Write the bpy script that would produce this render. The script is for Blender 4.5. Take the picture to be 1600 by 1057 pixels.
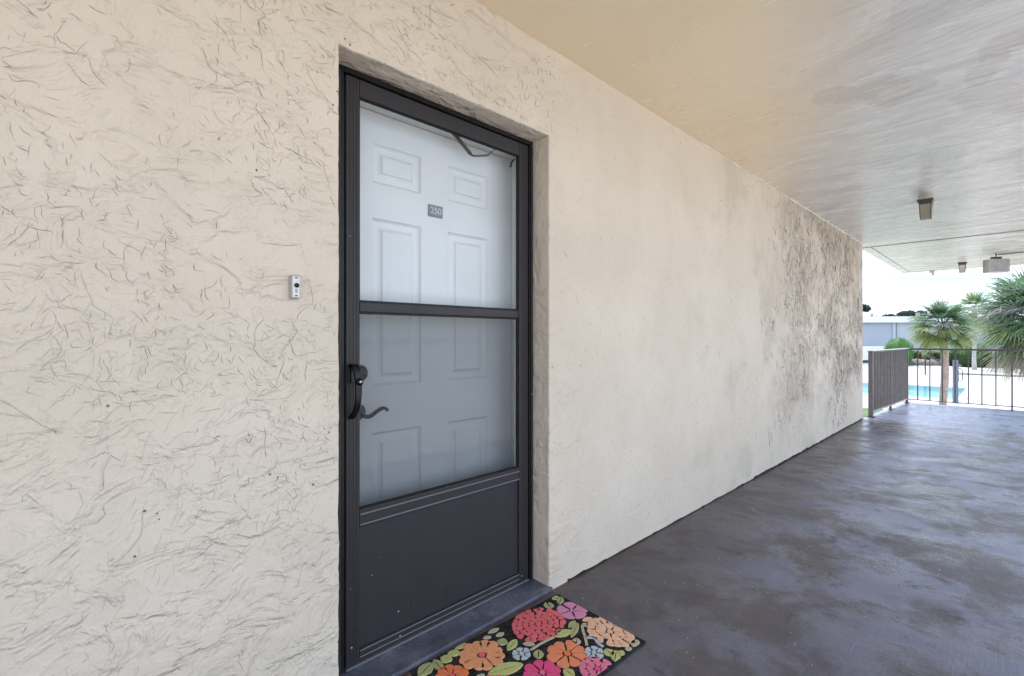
import bpy, bmesh, math, random
from mathutils import Vector, Matrix, noise as mnoise

random.seed(7)
R = math.radians
scene = bpy.context.scene
for o in list(bpy.data.objects):
    bpy.data.objects.remove(o)

# ------------------------------------------------------------------ camera
cam_d = bpy.data.cameras.new("camera")
cam = bpy.data.objects.new("camera", cam_d)
scene.collection.objects.link(cam)
scene.camera = cam
CAM_Y, CAM_Z = -1.477, 1.168
YAW = math.atan2(780.0, 755.6)
cam.location = (0, CAM_Y, CAM_Z)
cam.rotation_euler = (math.pi / 2, 0, YAW - math.pi / 2)
cam_d.sensor_width = 36
cam_d.lens = 17.0
cam_d.shift_y = -0.0007
cam_d.clip_start = 0.02
cam_d.clip_end = 2000

# ------------------------------------------------------------------ light
SUN_EL, SUN_AZ = R(62), R(40)          # azimuth measured from +X towards +Y
world = bpy.data.worlds.new("World")
scene.world = world
world.use_nodes = True
wn, wl = world.node_tree.nodes, world.node_tree.links
wn.clear()
sky = wn.new("ShaderNodeTexSky")
sky.sky_type = 'NISHITA'
sky.sun_disc = False
sky.sun_elevation = SUN_EL
sky.sun_rotation = math.pi / 2 - SUN_AZ
sky.air_density = 1.0
sky.dust_density = 3.0
sky.ozone_density = 1.0
skymix = wn.new("ShaderNodeMix")
skymix.data_type = 'RGBA'
skymix.inputs[0].default_value = 0.72          # cloud cover veils the blue
skymix.inputs[7].default_value = (7.5, 8.8, 10.9, 1)
bg = wn.new("ShaderNodeBackground")
bg.inputs[1].default_value = 0.085
wo = wn.new("ShaderNodeOutputWorld")
wl.new(sky.outputs[0], skymix.inputs[6])
wl.new(skymix.outputs[2], bg.inputs[0])
wl.new(bg.outputs[0], wo.inputs[0])

sun_d = bpy.data.lights.new("sun", 'SUN')
sun_d.energy = 1.5
sun_d.angle = R(25)
sun_d.color = (1.0, 0.93, 0.84)
sun = bpy.data.objects.new("sun", sun_d)
scene.collection.objects.link(sun)
sd = Vector((math.cos(SUN_EL) * math.cos(SUN_AZ), math.cos(SUN_EL) * math.sin(SUN_AZ), math.sin(SUN_EL)))
sun.rotation_euler = sd.to_track_quat('Z', 'Y').to_euler()

scene.view_settings.view_transform = 'Standard'
scene.view_settings.look = 'None'
scene.view_settings.gamma = 1
scene.view_settings.use_curve_mapping = False
scene.view_settings.exposure = 1.75
scene.render.engine = 'CYCLES'
scene.cycles.use_denoising = True
scene.cycles.max_bounces = 10
scene.cycles.diffuse_bounces = 6
scene.cycles.glossy_bounces = 4
scene.cycles.transparent_max_bounces = 12

# ------------------------------------------------------------------ helpers
def link(o, parent=None):
    scene.collection.objects.link(o)
    if parent is not None:
        o.parent = parent
    return o

def obj(name, bm, m, parent=None, smooth=False, kind=None):
    me = bpy.data.meshes.new(name)
    if isinstance(bm, tuple):
        me.from_pydata(bm[0], [], bm[1])
        me.update()
    else:
        bm.to_mesh(me)
        bm.free()
    for x in (m if isinstance(m, (list, tuple)) else [m]):
        me.materials.append(x)
    if smooth:
        me.polygons.foreach_set("use_smooth", [True] * len(me.polygons))
    o = bpy.data.objects.new(name, me)
    link(o, parent)
    if kind:
        o["kind"] = kind
    return o

def same(name, src, parent, loc=None, rot=None, scale=None):
    o = bpy.data.objects.new(name, src.data)
    link(o, parent)
    if loc is not None: o.location = loc
    if rot is not None: o.rotation_euler = rot
    if scale is not None: o.scale = scale
    return o

def tag(o, label, cat, group=None):
    o["label"] = label
    o["category"] = cat
    if group: o["group"] = group
    return o

def thing(name, label, cat, loc=(0, 0, 0), rz=0, group=None):
    o = bpy.data.objects.new(name, None)
    o.empty_display_size = 0.1
    o.location = loc
    o.rotation_euler = (0, 0, rz)
    link(o)
    return tag(o, label, cat, group)

def B(): return bmesh.new()

def box(bm, x0, x1, y0, y1, z0, z1, bev=0.0, seg=1):
    m = Matrix.Translation(((x0 + x1) / 2, (y0 + y1) / 2, (z0 + z1) / 2)) @ Matrix.Diagonal((abs(x1 - x0), abs(y1 - y0), abs(z1 - z0), 1))
    g = bmesh.ops.create_cube(bm, size=1, matrix=m)
    if bev > 0:
        es = list({e for v in g['verts'] for e in v.link_edges})
        bmesh.ops.bevel(bm, geom=es, offset=bev, segments=seg, affect='EDGES', profile=0.6)
    return bm

def obox(bm, p0, p1, w, h, bev=0.0):
    """a bar of width w (sideways) and height h from p0 to p1"""
    p0, p1 = Vector(p0), Vector(p1)
    d = p1 - p0
    L = d.length
    d.normalize()
    up = Vector((0, 0, 1)) if abs(d.z) < 0.95 else Vector((0, 1, 0))
    s = d.cross(up).normalized()
    u = s.cross(d).normalized()
    M = Matrix((( d.x, s.x, u.x, (p0.x + p1.x) / 2), (d.y, s.y, u.y, (p0.y + p1.y) / 2), (d.z, s.z, u.z, (p0.z + p1.z) / 2), (0, 0, 0, 1)))
    g = bmesh.ops.create_cube(bm, size=1, matrix=M @ Matrix.Diagonal((L, w, h, 1)))
    if bev > 0:
        es = list({e for v in g['verts'] for e in v.link_edges})
        bmesh.ops.bevel(bm, geom=es, offset=bev, segments=1, affect='EDGES')
    return bm

def tube(bm, pts, rad, seg=10, cap=True):
    pts = [Vector(p) for p in pts]
    n = len(pts)
    rad = rad if isinstance(rad, (list, tuple)) else [rad] * n
    rings = []
    ref = None
    for i, p in enumerate(pts):
        d = (pts[min(i + 1, n - 1)] - pts[max(i - 1, 0)]).normalized()
        if ref is None:
            ref = Vector((0, 0, 1)) if abs(d.z) < 0.9 else Vector((1, 0, 0))
        s = d.cross(ref).normalized()
        u = s.cross(d).normalized()
        ref = u
        rings.append([bm.verts.new(p + (s * math.cos(2 * math.pi * k / seg) + u * math.sin(2 * math.pi * k / seg)) * rad[i]) for k in range(seg)])
    for a, b in zip(rings, rings[1:]):
        for k in range(seg):
            bm.faces.new((a[k], a[(k + 1) % seg], b[(k + 1) % seg], b[k]))
    if cap:
        bm.faces.new(list(reversed(rings[0])))
        bm.faces.new(rings[-1])
    return bm

def frustum(bm, cx, cy, z0, z1, w0, d0, w1, d1):
    vs = []
    for z, w, d in ((z0, w0, d0), (z1, w1, d1)):
        for sx, sy in ((-1, -1), (1, -1), (1, 1), (-1, 1)):
            vs.append(bm.verts.new((cx + sx * w / 2, cy + sy * d / 2, z)))
    bm.faces.new(vs[3::-1])
    bm.faces.new(vs[4:])
    for k in range(4):
        bm.faces.new((vs[k], vs[(k + 1) % 4], vs[4 + (k + 1) % 4], vs[4 + k]))
    return bm

def smooth_path(pts, n=6):
    pts = [Vector(p) for p in pts]
    out = []
    for i in range(len(pts) - 1):
        p0, p1, p2, p3 = pts[max(i - 1, 0)], pts[i], pts[i + 1], pts[min(i + 2, len(pts) - 1)]
        for k in range(n):
            t = k / n
            out.append(0.5 * ((2 * p1) + (p2 - p0) * t + (2 * p0 - 5 * p1 + 4 * p2 - p3) * t * t + (3 * p1 - p0 - 3 * p2 + p3) * t ** 3))
    out.append(pts[-1])
    return out

# ------------------------------------------------------------------ materials
class NT:
    def __init__(self, name):
        self.m = bpy.data.materials.new(name)
        self.m.use_nodes = True
        self.n = self.m.node_tree.nodes
        self.l = self.m.node_tree.links
        self.p = self.n["Principled BSDF"]
        self.out = self.n["Material Output"]
        self.geo = self.n.new("ShaderNodeNewGeometry")
        self.pos = self.geo.outputs["Position"]
    def set(self, sock, v):
        if isinstance(v, bpy.types.NodeSocket): self.l.new(v, sock)
        else: sock.default_value = v
    def math(self, op, a, b=0.0, c=None, clamp=False):
        x = self.n.new("ShaderNodeMath"); x.operation = op; x.use_clamp = clamp
        self.set(x.inputs[0], a); self.set(x.inputs[1], b)
        if c is not None: self.set(x.inputs[2], c)
        return x.outputs[0]
    def mapping(self, v, loc=(0, 0, 0), rot=(0, 0, 0), sc=(1, 1, 1)):
        x = self.n.new("ShaderNodeMapping")
        self.l.new(v, x.inputs[0])
        x.inputs[1].default_value = loc; x.inputs[2].default_value = rot; x.inputs[3].default_value = sc
        return x.outputs[0]
    def noise(self, v, scale, detail=2, rough=0.5, dist=0.0):
        x = self.n.new("ShaderNodeTexNoise")
        self.l.new(v, x.inputs["Vector"])
        x.inputs["Scale"].default_value = scale; x.inputs["Detail"].default_value = detail
        x.inputs["Roughness"].default_value = rough; x.inputs["Distortion"].default_value = dist
        return x.outputs[0]
    def voro(self, v, scale, feature='F1', rnd=1.0):
        x = self.n.new("ShaderNodeTexVoronoi"); x.feature = feature
        self.l.new(v, x.inputs["Vector"]); x.inputs["Scale"].default_value = scale
        x.inputs["Randomness"].default_value = rnd
        return x.outputs[0]
    def rng(self, v, a, b, c=0.0, d=1.0, smooth=True):
        x = self.n.new("ShaderNodeMapRange")
        x.interpolation_type = 'SMOOTHSTEP' if smooth else 'LINEAR'
        self.set(x.inputs[0], v)
        for i, q in zip((1, 2, 3, 4), (a, b, c, d)): x.inputs[i].default_value = q
        return x.outputs[0]
    def mix(self, f, a, b, mode='MIX'):
        x = self.n.new("ShaderNodeMix"); x.data_type = 'RGBA'; x.blend_type = mode
        self.set(x.inputs[0], f)
        for s, q in ((x.inputs[6], a), (x.inputs[7], b)):
            if isinstance(q, bpy.types.NodeSocket): self.l.new(q, s)
            else: s.default_value = (q[0], q[1], q[2], 1)
        return x.outputs[2]
    def sep(self, v):
        x = self.n.new("ShaderNodeSeparateXYZ"); self.l.new(v, x.inputs[0]); return x.outputs
    def bump(self, h, strength, dist, prev=None):
        x = self.n.new("ShaderNodeBump")
        self.l.new(h, x.inputs["Height"]); x.inputs["Strength"].default_value = strength
        x.inputs["Distance"].default_value = dist
        if prev is not None: self.l.new(prev, x.inputs["Normal"])
        return x.outputs[0]
    def fin(self, col=None, rough=None, nrm=None, metal=None, spec=None):
        if col is not None:
            if isinstance(col, bpy.types.NodeSocket): self.l.new(col, self.p.inputs["Base Color"])
            else: self.p.inputs["Base Color"].default_value = (col[0], col[1], col[2], 1)
        if rough is not None: self.set(self.p.inputs["Roughness"], rough)
        if nrm is not None: self.l.new(nrm, self.p.inputs["Normal"])
        if metal is not None: self.p.inputs["Metallic"].default_value = metal
        if spec is not None: self.p.inputs["Specular IOR Level"].default_value = spec
        return self.m

def plain(name, col, rough=0.5, metal=0.0, var=0.12, scale=8.0, bump=0.0, bscale=60.0, spec=None, dirt=None):
    t = NT(name)
    n = t.noise(t.pos, scale, 4, 0.6)
    c = t.mix(t.rng(n, 0.3, 0.7), [x * (1 - var) for x in col], [min(1, x * (1 + var)) for x in col])
    if dirt:
        c = t.mix(t.rng(t.noise(t.pos, scale * 2.3, 5, 0.7), 0.55, 0.75, 0, dirt[3]), c, dirt[:3])
    nr = t.bump(t.noise(t.pos, bscale, 3, 0.6), bump, 0.004) if bump else None
    rr = t.rng(t.noise(t.pos, scale * 1.7, 3), 0.3, 0.7, max(0.02, rough - 0.08), min(1, rough + 0.08))
    return t.fin(c, rr, nr, metal, spec)

def wall_material():
    t = NT("stucco")
    px, py, pz = t.sep(t.pos)
    # flatten the noise domain so the pattern runs across the wall face
    wob = t.mapping(t.pos, sc=(1, 1, 1))
    left = t.rng(px, 1.15, 2.1, 1.0, 0.22)                       # rough work left of the door, smooth beyond
    # brushed paint and sand grain
    fine = t.noise(t.mapping(t.pos, sc=(1, 1, 0.35)), 55, 4, 0.6)
    broad = t.noise(t.mapping(t.pos, sc=(1, 1, 0.6)), 5.5, 3, 0.55)
    # mildewed, deeply troweled end of the wall
    far = t.math('MULTIPLY', t.rng(px, 3.9, 6.0), t.rng(t.noise(t.mapping(t.pos, sc=(0.55, 1, 0.9)), 1.6, 3, 0.6), 0.36, 0.56))
    far = t.math('MULTIPLY', far, t.rng(pz, 0.15, 0.75))
    vf = t.mapping(t.pos, rot=(0, R(8), 0), sc=(0.9, 1, 0.55))
    nf = t.noise(vf, 9.0, 4, 0.62, 0.9)
    lf = t.rng(t.math('ABSOLUTE', t.math('SUBTRACT', nf, 0.5)), 0.0, 0.032, 1.0, 0.0)
    mf = t.rng(t.noise(t.pos, 5.5, 3, 0.6), 0.42, 0.56)
    lf = t.math('MULTIPLY', t.math('MULTIPLY', lf, mf), far)
    sf = t.math('MULTIPLY', t.rng(nf, 0.44, 0.56), far)
    # pits
    pit = t.math('MULTIPLY', t.rng(t.voro(t.pos, 26), 0.05, 0.10, 1.0, 0.0), t.rng(t.noise(t.pos, 3.4, 2), 0.56, 0.62))
    pit2 = t.math('MULTIPLY', t.rng(t.voro(t.mapping(t.pos, loc=(5, 2, 8)), 5.0), 0.028, 0.045, 1.0, 0.0), t.rng(t.noise(t.pos, 1.3, 1), 0.48, 0.55))
    base = t.mix(t.rng(t.noise(t.pos, 1.4, 4, 0.55), 0.3, 0.7), (0.630, 0.548, 0.448), (0.688, 0.604, 0.500))
    base = t.mix(t.rng(broad, 0.35, 0.75, 0, 0.25), base, (0.57, 0.49, 0.405))
    c = base
    c = t.mix(t.math('MULTIPLY', lf, 0.85), c, (0.085, 0.07, 0.055))
    grime = t.math('MULTIPLY', far, t.rng(t.noise(t.mapping(t.pos, sc=(1.0, 1, 0.6)), 9.0, 6, 0.75), 0.34, 0.66, 0.22, 0.62))
    c = t.mix(grime, c, (0.27, 0.215, 0.165))
    c = t.mix(t.math('MULTIPLY', t.math('MAXIMUM', pit, pit2), 0.8), c, (0.10, 0.08, 0.06))
    # faint greenish growth and scuffs mid-wall
    g = t.math('MULTIPLY', t.rng(px, 2.4, 3.6), t.rng(t.noise(t.mapping(t.pos, loc=(4, 4, 4)), 1.9, 4, 0.6), 0.50, 0.68, 0, 0.32))
    c = t.mix(g, c, (0.40, 0.35, 0.27))
    mid = t.noise(t.mapping(t.pos, rot=(0, R(10), 0), sc=(1, 1, 0.55)), 17, 5, 0.68, 0.5)
    mid = t.math('ADD', mid, t.math('MULTIPLY', left, t.math('MULTIPLY', t.rng(t.noise(t.mapping(t.pos, rot=(0, R(25), 0), sc=(0.8, 1, 1.3)), 8, 4, 0.6, 0.6), 0.42, 0.60), 0.8)))
    h = t.math('ADD', 0.0, t.math('ADD', t.math('MULTIPLY', fine, 0.30), t.math('ADD', t.math('MULTIPLY', mid, 0.9), t.math('MULTIPLY', broad, 0.9))))
    h = t.math('ADD', h, t.math('MULTIPLY', sf, 1.6))
    h = t.math('SUBTRACT', h, t.math('MULTIPLY', pit, 0.8))
    return t.fin(c, 0.75, t.bump(h, 1.0, 0.009), spec=0.3)

def ceiling_material():
    t = NT("ceiling_paint")
    px, py, pz = t.sep(t.pos)
    wave = t.noise(t.mapping(t.pos, rot=(0, 0, R(8)), sc=(1.6, 0.55, 1)), 3.2, 4, 0.6, 0.8)
    wave2 = t.noise(t.mapping(t.pos, rot=(0, 0, R(-6)), sc=(2.2, 0.5, 1)), 8.0, 3, 0.6, 0.6)
    n = t.noise(t.pos, 0.8, 4, 0.55, 0.3)
    # cream paint near the doors; outdoor light's grey-white sheen painted in further along
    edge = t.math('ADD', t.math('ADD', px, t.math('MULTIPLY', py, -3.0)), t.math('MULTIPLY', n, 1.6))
    new = t.rng(edge, 4.9, 7.0)  # far mask for the painted-in sheen
    cream_paint = t.mix(t.rng(n, 0.3, 0.7), (0.80, 0.66, 0.465), (0.85, 0.72, 0.53))
    grey_sheen = t.mix(t.rng(wave, 0.3, 0.7), (0.60, 0.585, 0.57), (0.76, 0.75, 0.745))
    c = t.mix(new, cream_paint, grey_sheen)
    # water stains with darker rims
    wx = t.math('ADD', px, t.math('MULTIPLY', t.math('SUBTRACT', t.noise(t.pos, 2.6, 3, 0.5), 0.5), 0.35))
    wy = t.math('ADD', py, t.math('MULTIPLY', t.math('SUBTRACT', t.noise(t.mapping(t.pos, loc=(7, 3, 0)), 3.4, 3, 0.5), 0.5), 0.25))
    def blob(cx, cy, rx, ry):
        a = t.math('DIVIDE', t.math('SUBTRACT', wx, cx), rx); b = t.math('DIVIDE', t.math('SUBTRACT', wy, cy), ry)
        return t.math('SQRT', t.math('ADD', t.math('MULTIPLY', a, a), t.math('MULTIPLY', b, b)))
    d = None
    for q in ((3.34, -1.07, 0.15, 0.13), (3.20, -0.93, 0.10, 0.12), (3.12, -0.78, 0.08, 0.08), (3.78, -1.38, 0.20, 0.15), (3.95, -1.58, 0.25, 0.20), (3.42, -1.36, 0.16, 0.05), (3.22, -1.40, 0.14, 0.06), (3.10, -1.48, 0.10, 0.09), (5.2, -1.55, 0.20, 0.16)):
        e = blob(*q); d = e if d is None else t.math('MINIMUM', d, e)
    fillm = t.rng(d, 0.80, 1.08, 0.34, 0.0)
    rim = t.rng(t.math('ABSOLUTE', t.math('SUBTRACT', d, 0.97)), 0.0, 0.07, 0.16, 0.0)
    c = t.mix(fillm, c, (0.44, 0.40, 0.33))
    c = t.mix(rim, c, (0.33, 0.28, 0.22))
    dx = t.math('DIVIDE', t.math('SUBTRACT', px, 5.82), 0.42); dyy = t.math('DIVIDE', t.math('SUBTRACT', py, -0.885), 0.085)
    smudge = t.rng(t.math('SQRT', t.math('ADD', t.math('MULTIPLY', dx, dx), t.math('MULTIPLY', dyy, dyy))), 0.15, 1.1, 0.6, 0.0)
    c = t.mix(smudge, c, (0.20, 0.17, 0.13))  # soft dark ellipse beside the nearer ceiling light
    sp = t.math('MULTIPLY', t.rng(t.voro(t.pos, 7), 0.02, 0.035, 1.0, 0.0), t.rng(t.noise(t.pos, 2.2, 1), 0.5, 0.6, 0, 0.7))
    c = t.mix(sp, c, (0.12, 0.10, 0.08))
    h = t.math('ADD', wave, t.math('MULTIPLY', wave2, 0.45))
    h = t.math('ADD', h, t.math('MULTIPLY', t.noise(t.pos, 60, 3), 0.03))
    h = t.math('MULTIPLY', h, t.math('ADD', 0.25, t.math('MULTIPLY', new, 0.75)))
    rr = t.rng(wave, 0.3, 0.7, 0.18, 0.30)
    h = t.math('ADD', h, t.math('MULTIPLY', t.noise(t.mapping(t.pos, sc=(1.5, 0.8, 1)), 14, 4, 0.65), 0.03))
    return t.fin(c, rr, t.bump(h, 0.9, 0.015), spec=0.8)

def floor_material():
    t = NT("painted_concrete")
    px, py, pz = t.sep(t.pos)
    st = t.noise(t.mapping(t.pos, rot=(0, 0, R(14)), sc=(1.0, 1.0, 1)), 2.1, 7, 0.68, 0.3)
    st2 = t.noise(t.mapping(t.pos, rot=(0, 0, R(18)), sc=(1.1, 1.0, 1)), 6.0, 7, 0.75, 0.3)
    st3 = t.noise(t.mapping(t.pos, loc=(5, 1, 0), rot=(0, 0, R(18)), sc=(1.3, 0.85, 1)), 2.6, 7, 0.72, 0.5)
    br = t.noise(t.mapping(t.pos, rot=(0, 0, R(-38)), sc=(0.6, 9, 1)), 12.0, 3, 0.6, 0.1)
    grain = t.noise(t.pos, 120, 4, 0.75)
    n = t.noise(t.pos, 1.1, 5, 0.6)
    c = t.mix(t.rng(n, 0.3, 0.7), (0.040, 0.033, 0.040), (0.072, 0.062, 0.075))
    # wear plus bluish sky sheen put into the colour mid-floor, broken by darker paint
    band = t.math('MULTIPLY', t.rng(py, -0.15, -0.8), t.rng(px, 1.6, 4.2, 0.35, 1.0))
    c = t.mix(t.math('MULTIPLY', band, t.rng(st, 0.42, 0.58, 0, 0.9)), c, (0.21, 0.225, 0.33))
    c = t.mix(t.rng(st3, 0.53, 0.62, 0, 0.75), c, (0.026, 0.023, 0.031))
    c = t.mix(t.rng(st2, 0.56, 0.66, 0, 0.85), c, (0.018, 0.015, 0.021))
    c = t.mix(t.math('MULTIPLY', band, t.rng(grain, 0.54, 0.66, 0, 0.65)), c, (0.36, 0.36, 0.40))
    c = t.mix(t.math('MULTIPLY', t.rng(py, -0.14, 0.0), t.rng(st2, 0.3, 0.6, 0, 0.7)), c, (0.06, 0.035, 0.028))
    c = t.mix(t.math('MULTIPLY', t.rng(px, 8.2, 8.6), 0.7), c, (0.20, 0.225, 0.34))  # same bluish sky sheen painted over the outer slab
    rough = t.math('ADD', t.rng(st3, 0.42, 0.60, 0.42, 0.14), t.math('ADD', t.rng(px, 1.8, 4.4, 0.16, 0.0), t.rng(grain, 0.4, 0.7, 0.0, 0.12)))
    brm = t.math('MULTIPLY', br, t.rng(px, 1.5, 4.0, 0.30, 0.05))
    h = t.math('ADD', t.math('MULTIPLY', st, 1.0), t.math('ADD', t.math('MULTIPLY', st2, 0.55), t.math('MULTIPLY', grain, 0.10)))
    h = t.math('ADD', h, t.math('MULTIPLY', t.noise(t.mapping(t.pos, rot=(0, 0, R(20)), sc=(1.3, 0.9, 1)), 24, 5, 0.75), 0.20))
    h = t.math('ADD', h, t.math('ADD', brm, t.math('MULTIPLY', st3, 0.6)))
    return t.fin(c, rough, t.bump(h, 0.6, 0.012), spec=0.9)

def glass_material(name, tint=(0.97, 0.985, 0.99)):
    t = NT(name)
    tr = t.n.new("ShaderNodeBsdfTransparent"); tr.inputs[0].default_value = (*tint, 1)
    gl = t.n.new("ShaderNodeBsdfGlossy"); gl.inputs["Roughness"].default_value = 0.03
    gl.inputs[0].default_value = (1, 1, 1, 1)
    fr = t.n.new("ShaderNodeFresnel"); fr.inputs[0].default_value = 1.5
    f2 = t.math('MULTIPLY', t.math('MULTIPLY', fr.outputs[0], 0.4), t.math('SUBTRACT', 1.0, t.geo.outputs['Backfacing']), clamp=True)
    mx = t.n.new("ShaderNodeMixShader")
    t.l.new(f2, mx.inputs[0]); t.l.new(tr.outputs[0], mx.inputs[1]); t.l.new(gl.outputs[0], mx.inputs[2])
    t.l.new(mx.outputs[0], t.out.inputs[0])
    return t.m

def screen_material():
    t = NT("insect_screen_mesh")
    tr = t.n.new("ShaderNodeBsdfTransparent")
    df = t.n.new("ShaderNodeBsdfDiffuse"); df.inputs[0].default_value = (0.03, 0.034, 0.042, 1)
    mx = t.n.new("ShaderNodeMixShader"); mx.inputs[0].default_value = 0.22
    t.l.new(tr.outputs[0], mx.inputs[1]); t.l.new(df.outputs[0], mx.inputs[2])
    t.l.new(mx.outputs[0], t.out.inputs[0])
    return t.m

def leaf_material(name, c1, c2, rough=0.5, trans=0.48):
    t = NT(name)
    n = t.noise(t.pos, 3.0, 3, 0.6)
    n2 = t.noise(t.pos, 22.0, 2, 0.6)
    c = t.mix(t.rng(n, 0.35, 0.65), c1, c2)
    c = t.mix(t.rng(n2, 0.45, 0.7, 0, 0.45), c, [x * 1.6 for x in c2])
    t.fin(c, rough, spec=0.4)
    tl = t.n.new("ShaderNodeBsdfTranslucent")
    t.l.new(c, tl.inputs[0])
    mx = t.n.new("ShaderNodeMixShader"); mx.inputs[0].default_value = trans
    t.l.new(t.p.outputs[0], mx.inputs[1]); t.l.new(tl.outputs[0], mx.inputs[2])
    t.l.new(mx.outputs[0], t.out.inputs[0])
    return t.m

def metal_material(name, col, rough=0.42, brushed=True, chips=0.0):
    t = NT(name)
    n = t.noise(t.mapping(t.pos, sc=(60, 60, 0.8)), 3, 3, 0.6)
    c = t.mix(t.rng(n, 0.3, 0.7), [x * 0.95 for x in col], [x * 1.06 for x in col])
    d = t.noise(t.pos, 9, 5, 0.7)
    c = t.mix(t.rng(d, 0.58, 0.8, 0, 0.22), c, [x * 1.9 + 0.012 for x in col])
    sp = t.math('MULTIPLY', t.rng(t.voro(t.pos, 16), 0.045, 0.06, 1.0, 0.0), t.rng(t.noise(t.pos, 8, 1), 0.54, 0.60))
    if chips: c = t.mix(t.math('MULTIPLY', sp, chips), c, (0.5, 0.5, 0.5))
    return t.fin(c, t.rng(d, 0.3, 0.7, rough - 0.07, rough + 0.1), t.bump(n, 0.05, 0.001), spec=0.3)

def fuzz_material(name, col):
    t = NT(name)
    n = t.noise(t.pos, 420, 2, 0.7)
    n2 = t.noise(t.pos, 38, 3, 0.6)
    c = t.mix(t.rng(n, 0.35, 0.65), [x * 0.72 for x in col], [min(1, x * 1.22) for x in col])
    c = t.mix(t.rng(n2, 0.3, 0.75, 0, 0.35), c, [min(1, x * 0.8 + 0.10) for x in col])
    return t.fin(c, 0.95, t.bump(n, 0.9, 0.002), spec=0.1)

M = {}
M['wall'] = wall_material()
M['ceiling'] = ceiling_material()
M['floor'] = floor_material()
M['bronze'] = metal_material("dark_bronze_frame", (0.032, 0.029, 0.031), 0.42, chips=0.5)
M['frame'] = metal_material("black_outer_frame", (0.007, 0.007, 0.008), 0.4, chips=0.7)
M['kick'] = metal_material("kick_panel_metal", (0.030, 0.029, 0.033), 0.5, chips=0.7)
M['edge'] = metal_material("bright_worn_edge", (0.16, 0.16, 0.185), 0.35)
M['header'] = plain("brown_header_paint", (0.022, 0.010, 0.010), 0.6)
M['black'] = plain("black_hardware", (0.004, 0.004, 0.005), 0.25, spec=0.3)
M['steel'] = plain("screw_steel", (0.45, 0.45, 0.46), 0.3, 1.0)
M['glass'] = glass_material("storm_glass")
M['screen'] = screen_material()
M['door'] = plain("white_door_paint", (0.70, 0.70, 0.71), 0.45, var=0.03, scale=3, dirt=(0.45, 0.45, 0.45, 0.12))
M['jamb'] = plain("white_jamb_paint", (0.70, 0.69, 0.66), 0.5, var=0.05)
M['plate'] = plain("number_plate_metal", (0.20, 0.20, 0.22), 0.45, 0.3)
M['numeral'] = plain("numeral_metal", (0.45, 0.45, 0.49), 0.35, 0.2)
M['chain'] = plain("dull_chain", (0.09, 0.088, 0.08), 0.45, 0.3)
M['caulk'] = plain("white_caulk", (0.72, 0.69, 0.64), 0.7)
M['sill'] = plain("painted_sill", (0.10, 0.108, 0.145), 0.3, var=0.35, scale=6, bump=0.6, bscale=40, dirt=(0.30, 0.30, 0.33, 0.5))
M['sillfoot'] = plain("brown_floor_edge", (0.075, 0.05, 0.052), 0.55, var=0.3, bump=0.5)
M['joint'] = plain("joint_grit", (0.022, 0.017, 0.015), 0.9, bump=0.8)
M['rail'] = plain("brown_rail_paint", (0.085, 0.075, 0.075), 0.45, var=0.15)
M['rail_grey'] = plain('grey_brown_rail_paint', (0.125, 0.115, 0.118), 0.45, var=0.15)
M['railcap'] = plain("grey_rail_paint", (0.32, 0.31, 0.32), 0.4, var=0.15)
M['fixture'] = plain("bronze_fixture", (0.055, 0.045, 0.035), 0.5)
M['diffuser'] = plain("tan_diffuser", (0.33, 0.29, 0.23), 0.5)
M['diffuser2'] = plain("pale_diffuser", (0.48, 0.47, 0.47), 0.5)
M['conduit'] = plain("conduit_paint", (0.22, 0.18, 0.14), 0.5)
M['white_plastic'] = plain("white_plastic", (0.66, 0.66, 0.64), 0.35, var=0.03)
M['grey_plastic'] = plain("aged_grey_plastic", (0.36, 0.355, 0.33), 0.5)
M['concrete'] = plain("pale_deck_concrete", (0.45, 0.44, 0.43), 0.8, var=0.08, scale=0.4, bump=0.3)
M['apron'] = plain("unseen_apron_concrete", (0.58, 0.54, 0.48), 0.85, var=0.15, scale=0.5, bump=0.3)
M['jointline'] = plain("deck_joint", (0.20, 0.20, 0.21), 0.9)
M['brickband'] = plain("brick_band", (0.26, 0.17, 0.14), 0.9, var=0.2)
M['grass'] = plain("lawn_grass", (0.075, 0.125, 0.04), 0.9, var=0.35, scale=3, bump=1.0, bscale=30)
M['soil'] = plain("mulch", (0.10, 0.07, 0.05), 0.95, var=0.3, scale=4, bump=0.8)
M['bwall'] = plain("pale_blue_grey_render", (0.44, 0.47, 0.52), 0.85, var=0.05, scale=0.15)
M['bwall2'] = plain("darker_blue_grey_render", (0.37, 0.40, 0.46), 0.85, var=0.05, scale=0.15)
M['bfascia'] = plain("white_fascia", (0.72, 0.72, 0.74), 0.7, var=0.04)
M['broof'] = plain("flat_roof_gravel", (0.32, 0.31, 0.30), 0.9)
M['lowwall'] = plain("white_garden_wall_paint", (0.8, 0.8, 0.8), 0.8, var=0.05)
M['trunk'] = plain("palm_trunk_bark", (0.34, 0.25, 0.215), 0.9, var=0.25, scale=9, bump=1.0, bscale=25)
M['trunk_pale'] = plain("pale_palm_bark", (0.42, 0.39, 0.38), 0.9, var=0.2, scale=6, bump=1.0, bscale=20)
M['boot'] = plain("palm_boot", (0.16, 0.095, 0.06), 0.85, var=0.35, scale=14)
M['bark'] = plain("grey_bark", (0.16, 0.13, 0.12), 0.9, var=0.3, bump=1.0)
M['rock'] = plain("weathered_rock", (0.19, 0.17, 0.145), 0.9, var=0.35, scale=2.5, bump=1.0, bscale=12)
M['post'] = plain("blue_grey_post", (0.13, 0.14, 0.175), 0.6)
M['darkmetal'] = plain("dark_pole_metal", (0.03, 0.032, 0.036), 0.5)
M['green'] = leaf_material("palm_green", (0.075, 0.150, 0.080), (0.145, 0.245, 0.130))
M['yellowgreen'] = leaf_material("palm_yellow_green", (0.21, 0.27, 0.09), (0.34, 0.38, 0.16))
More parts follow.
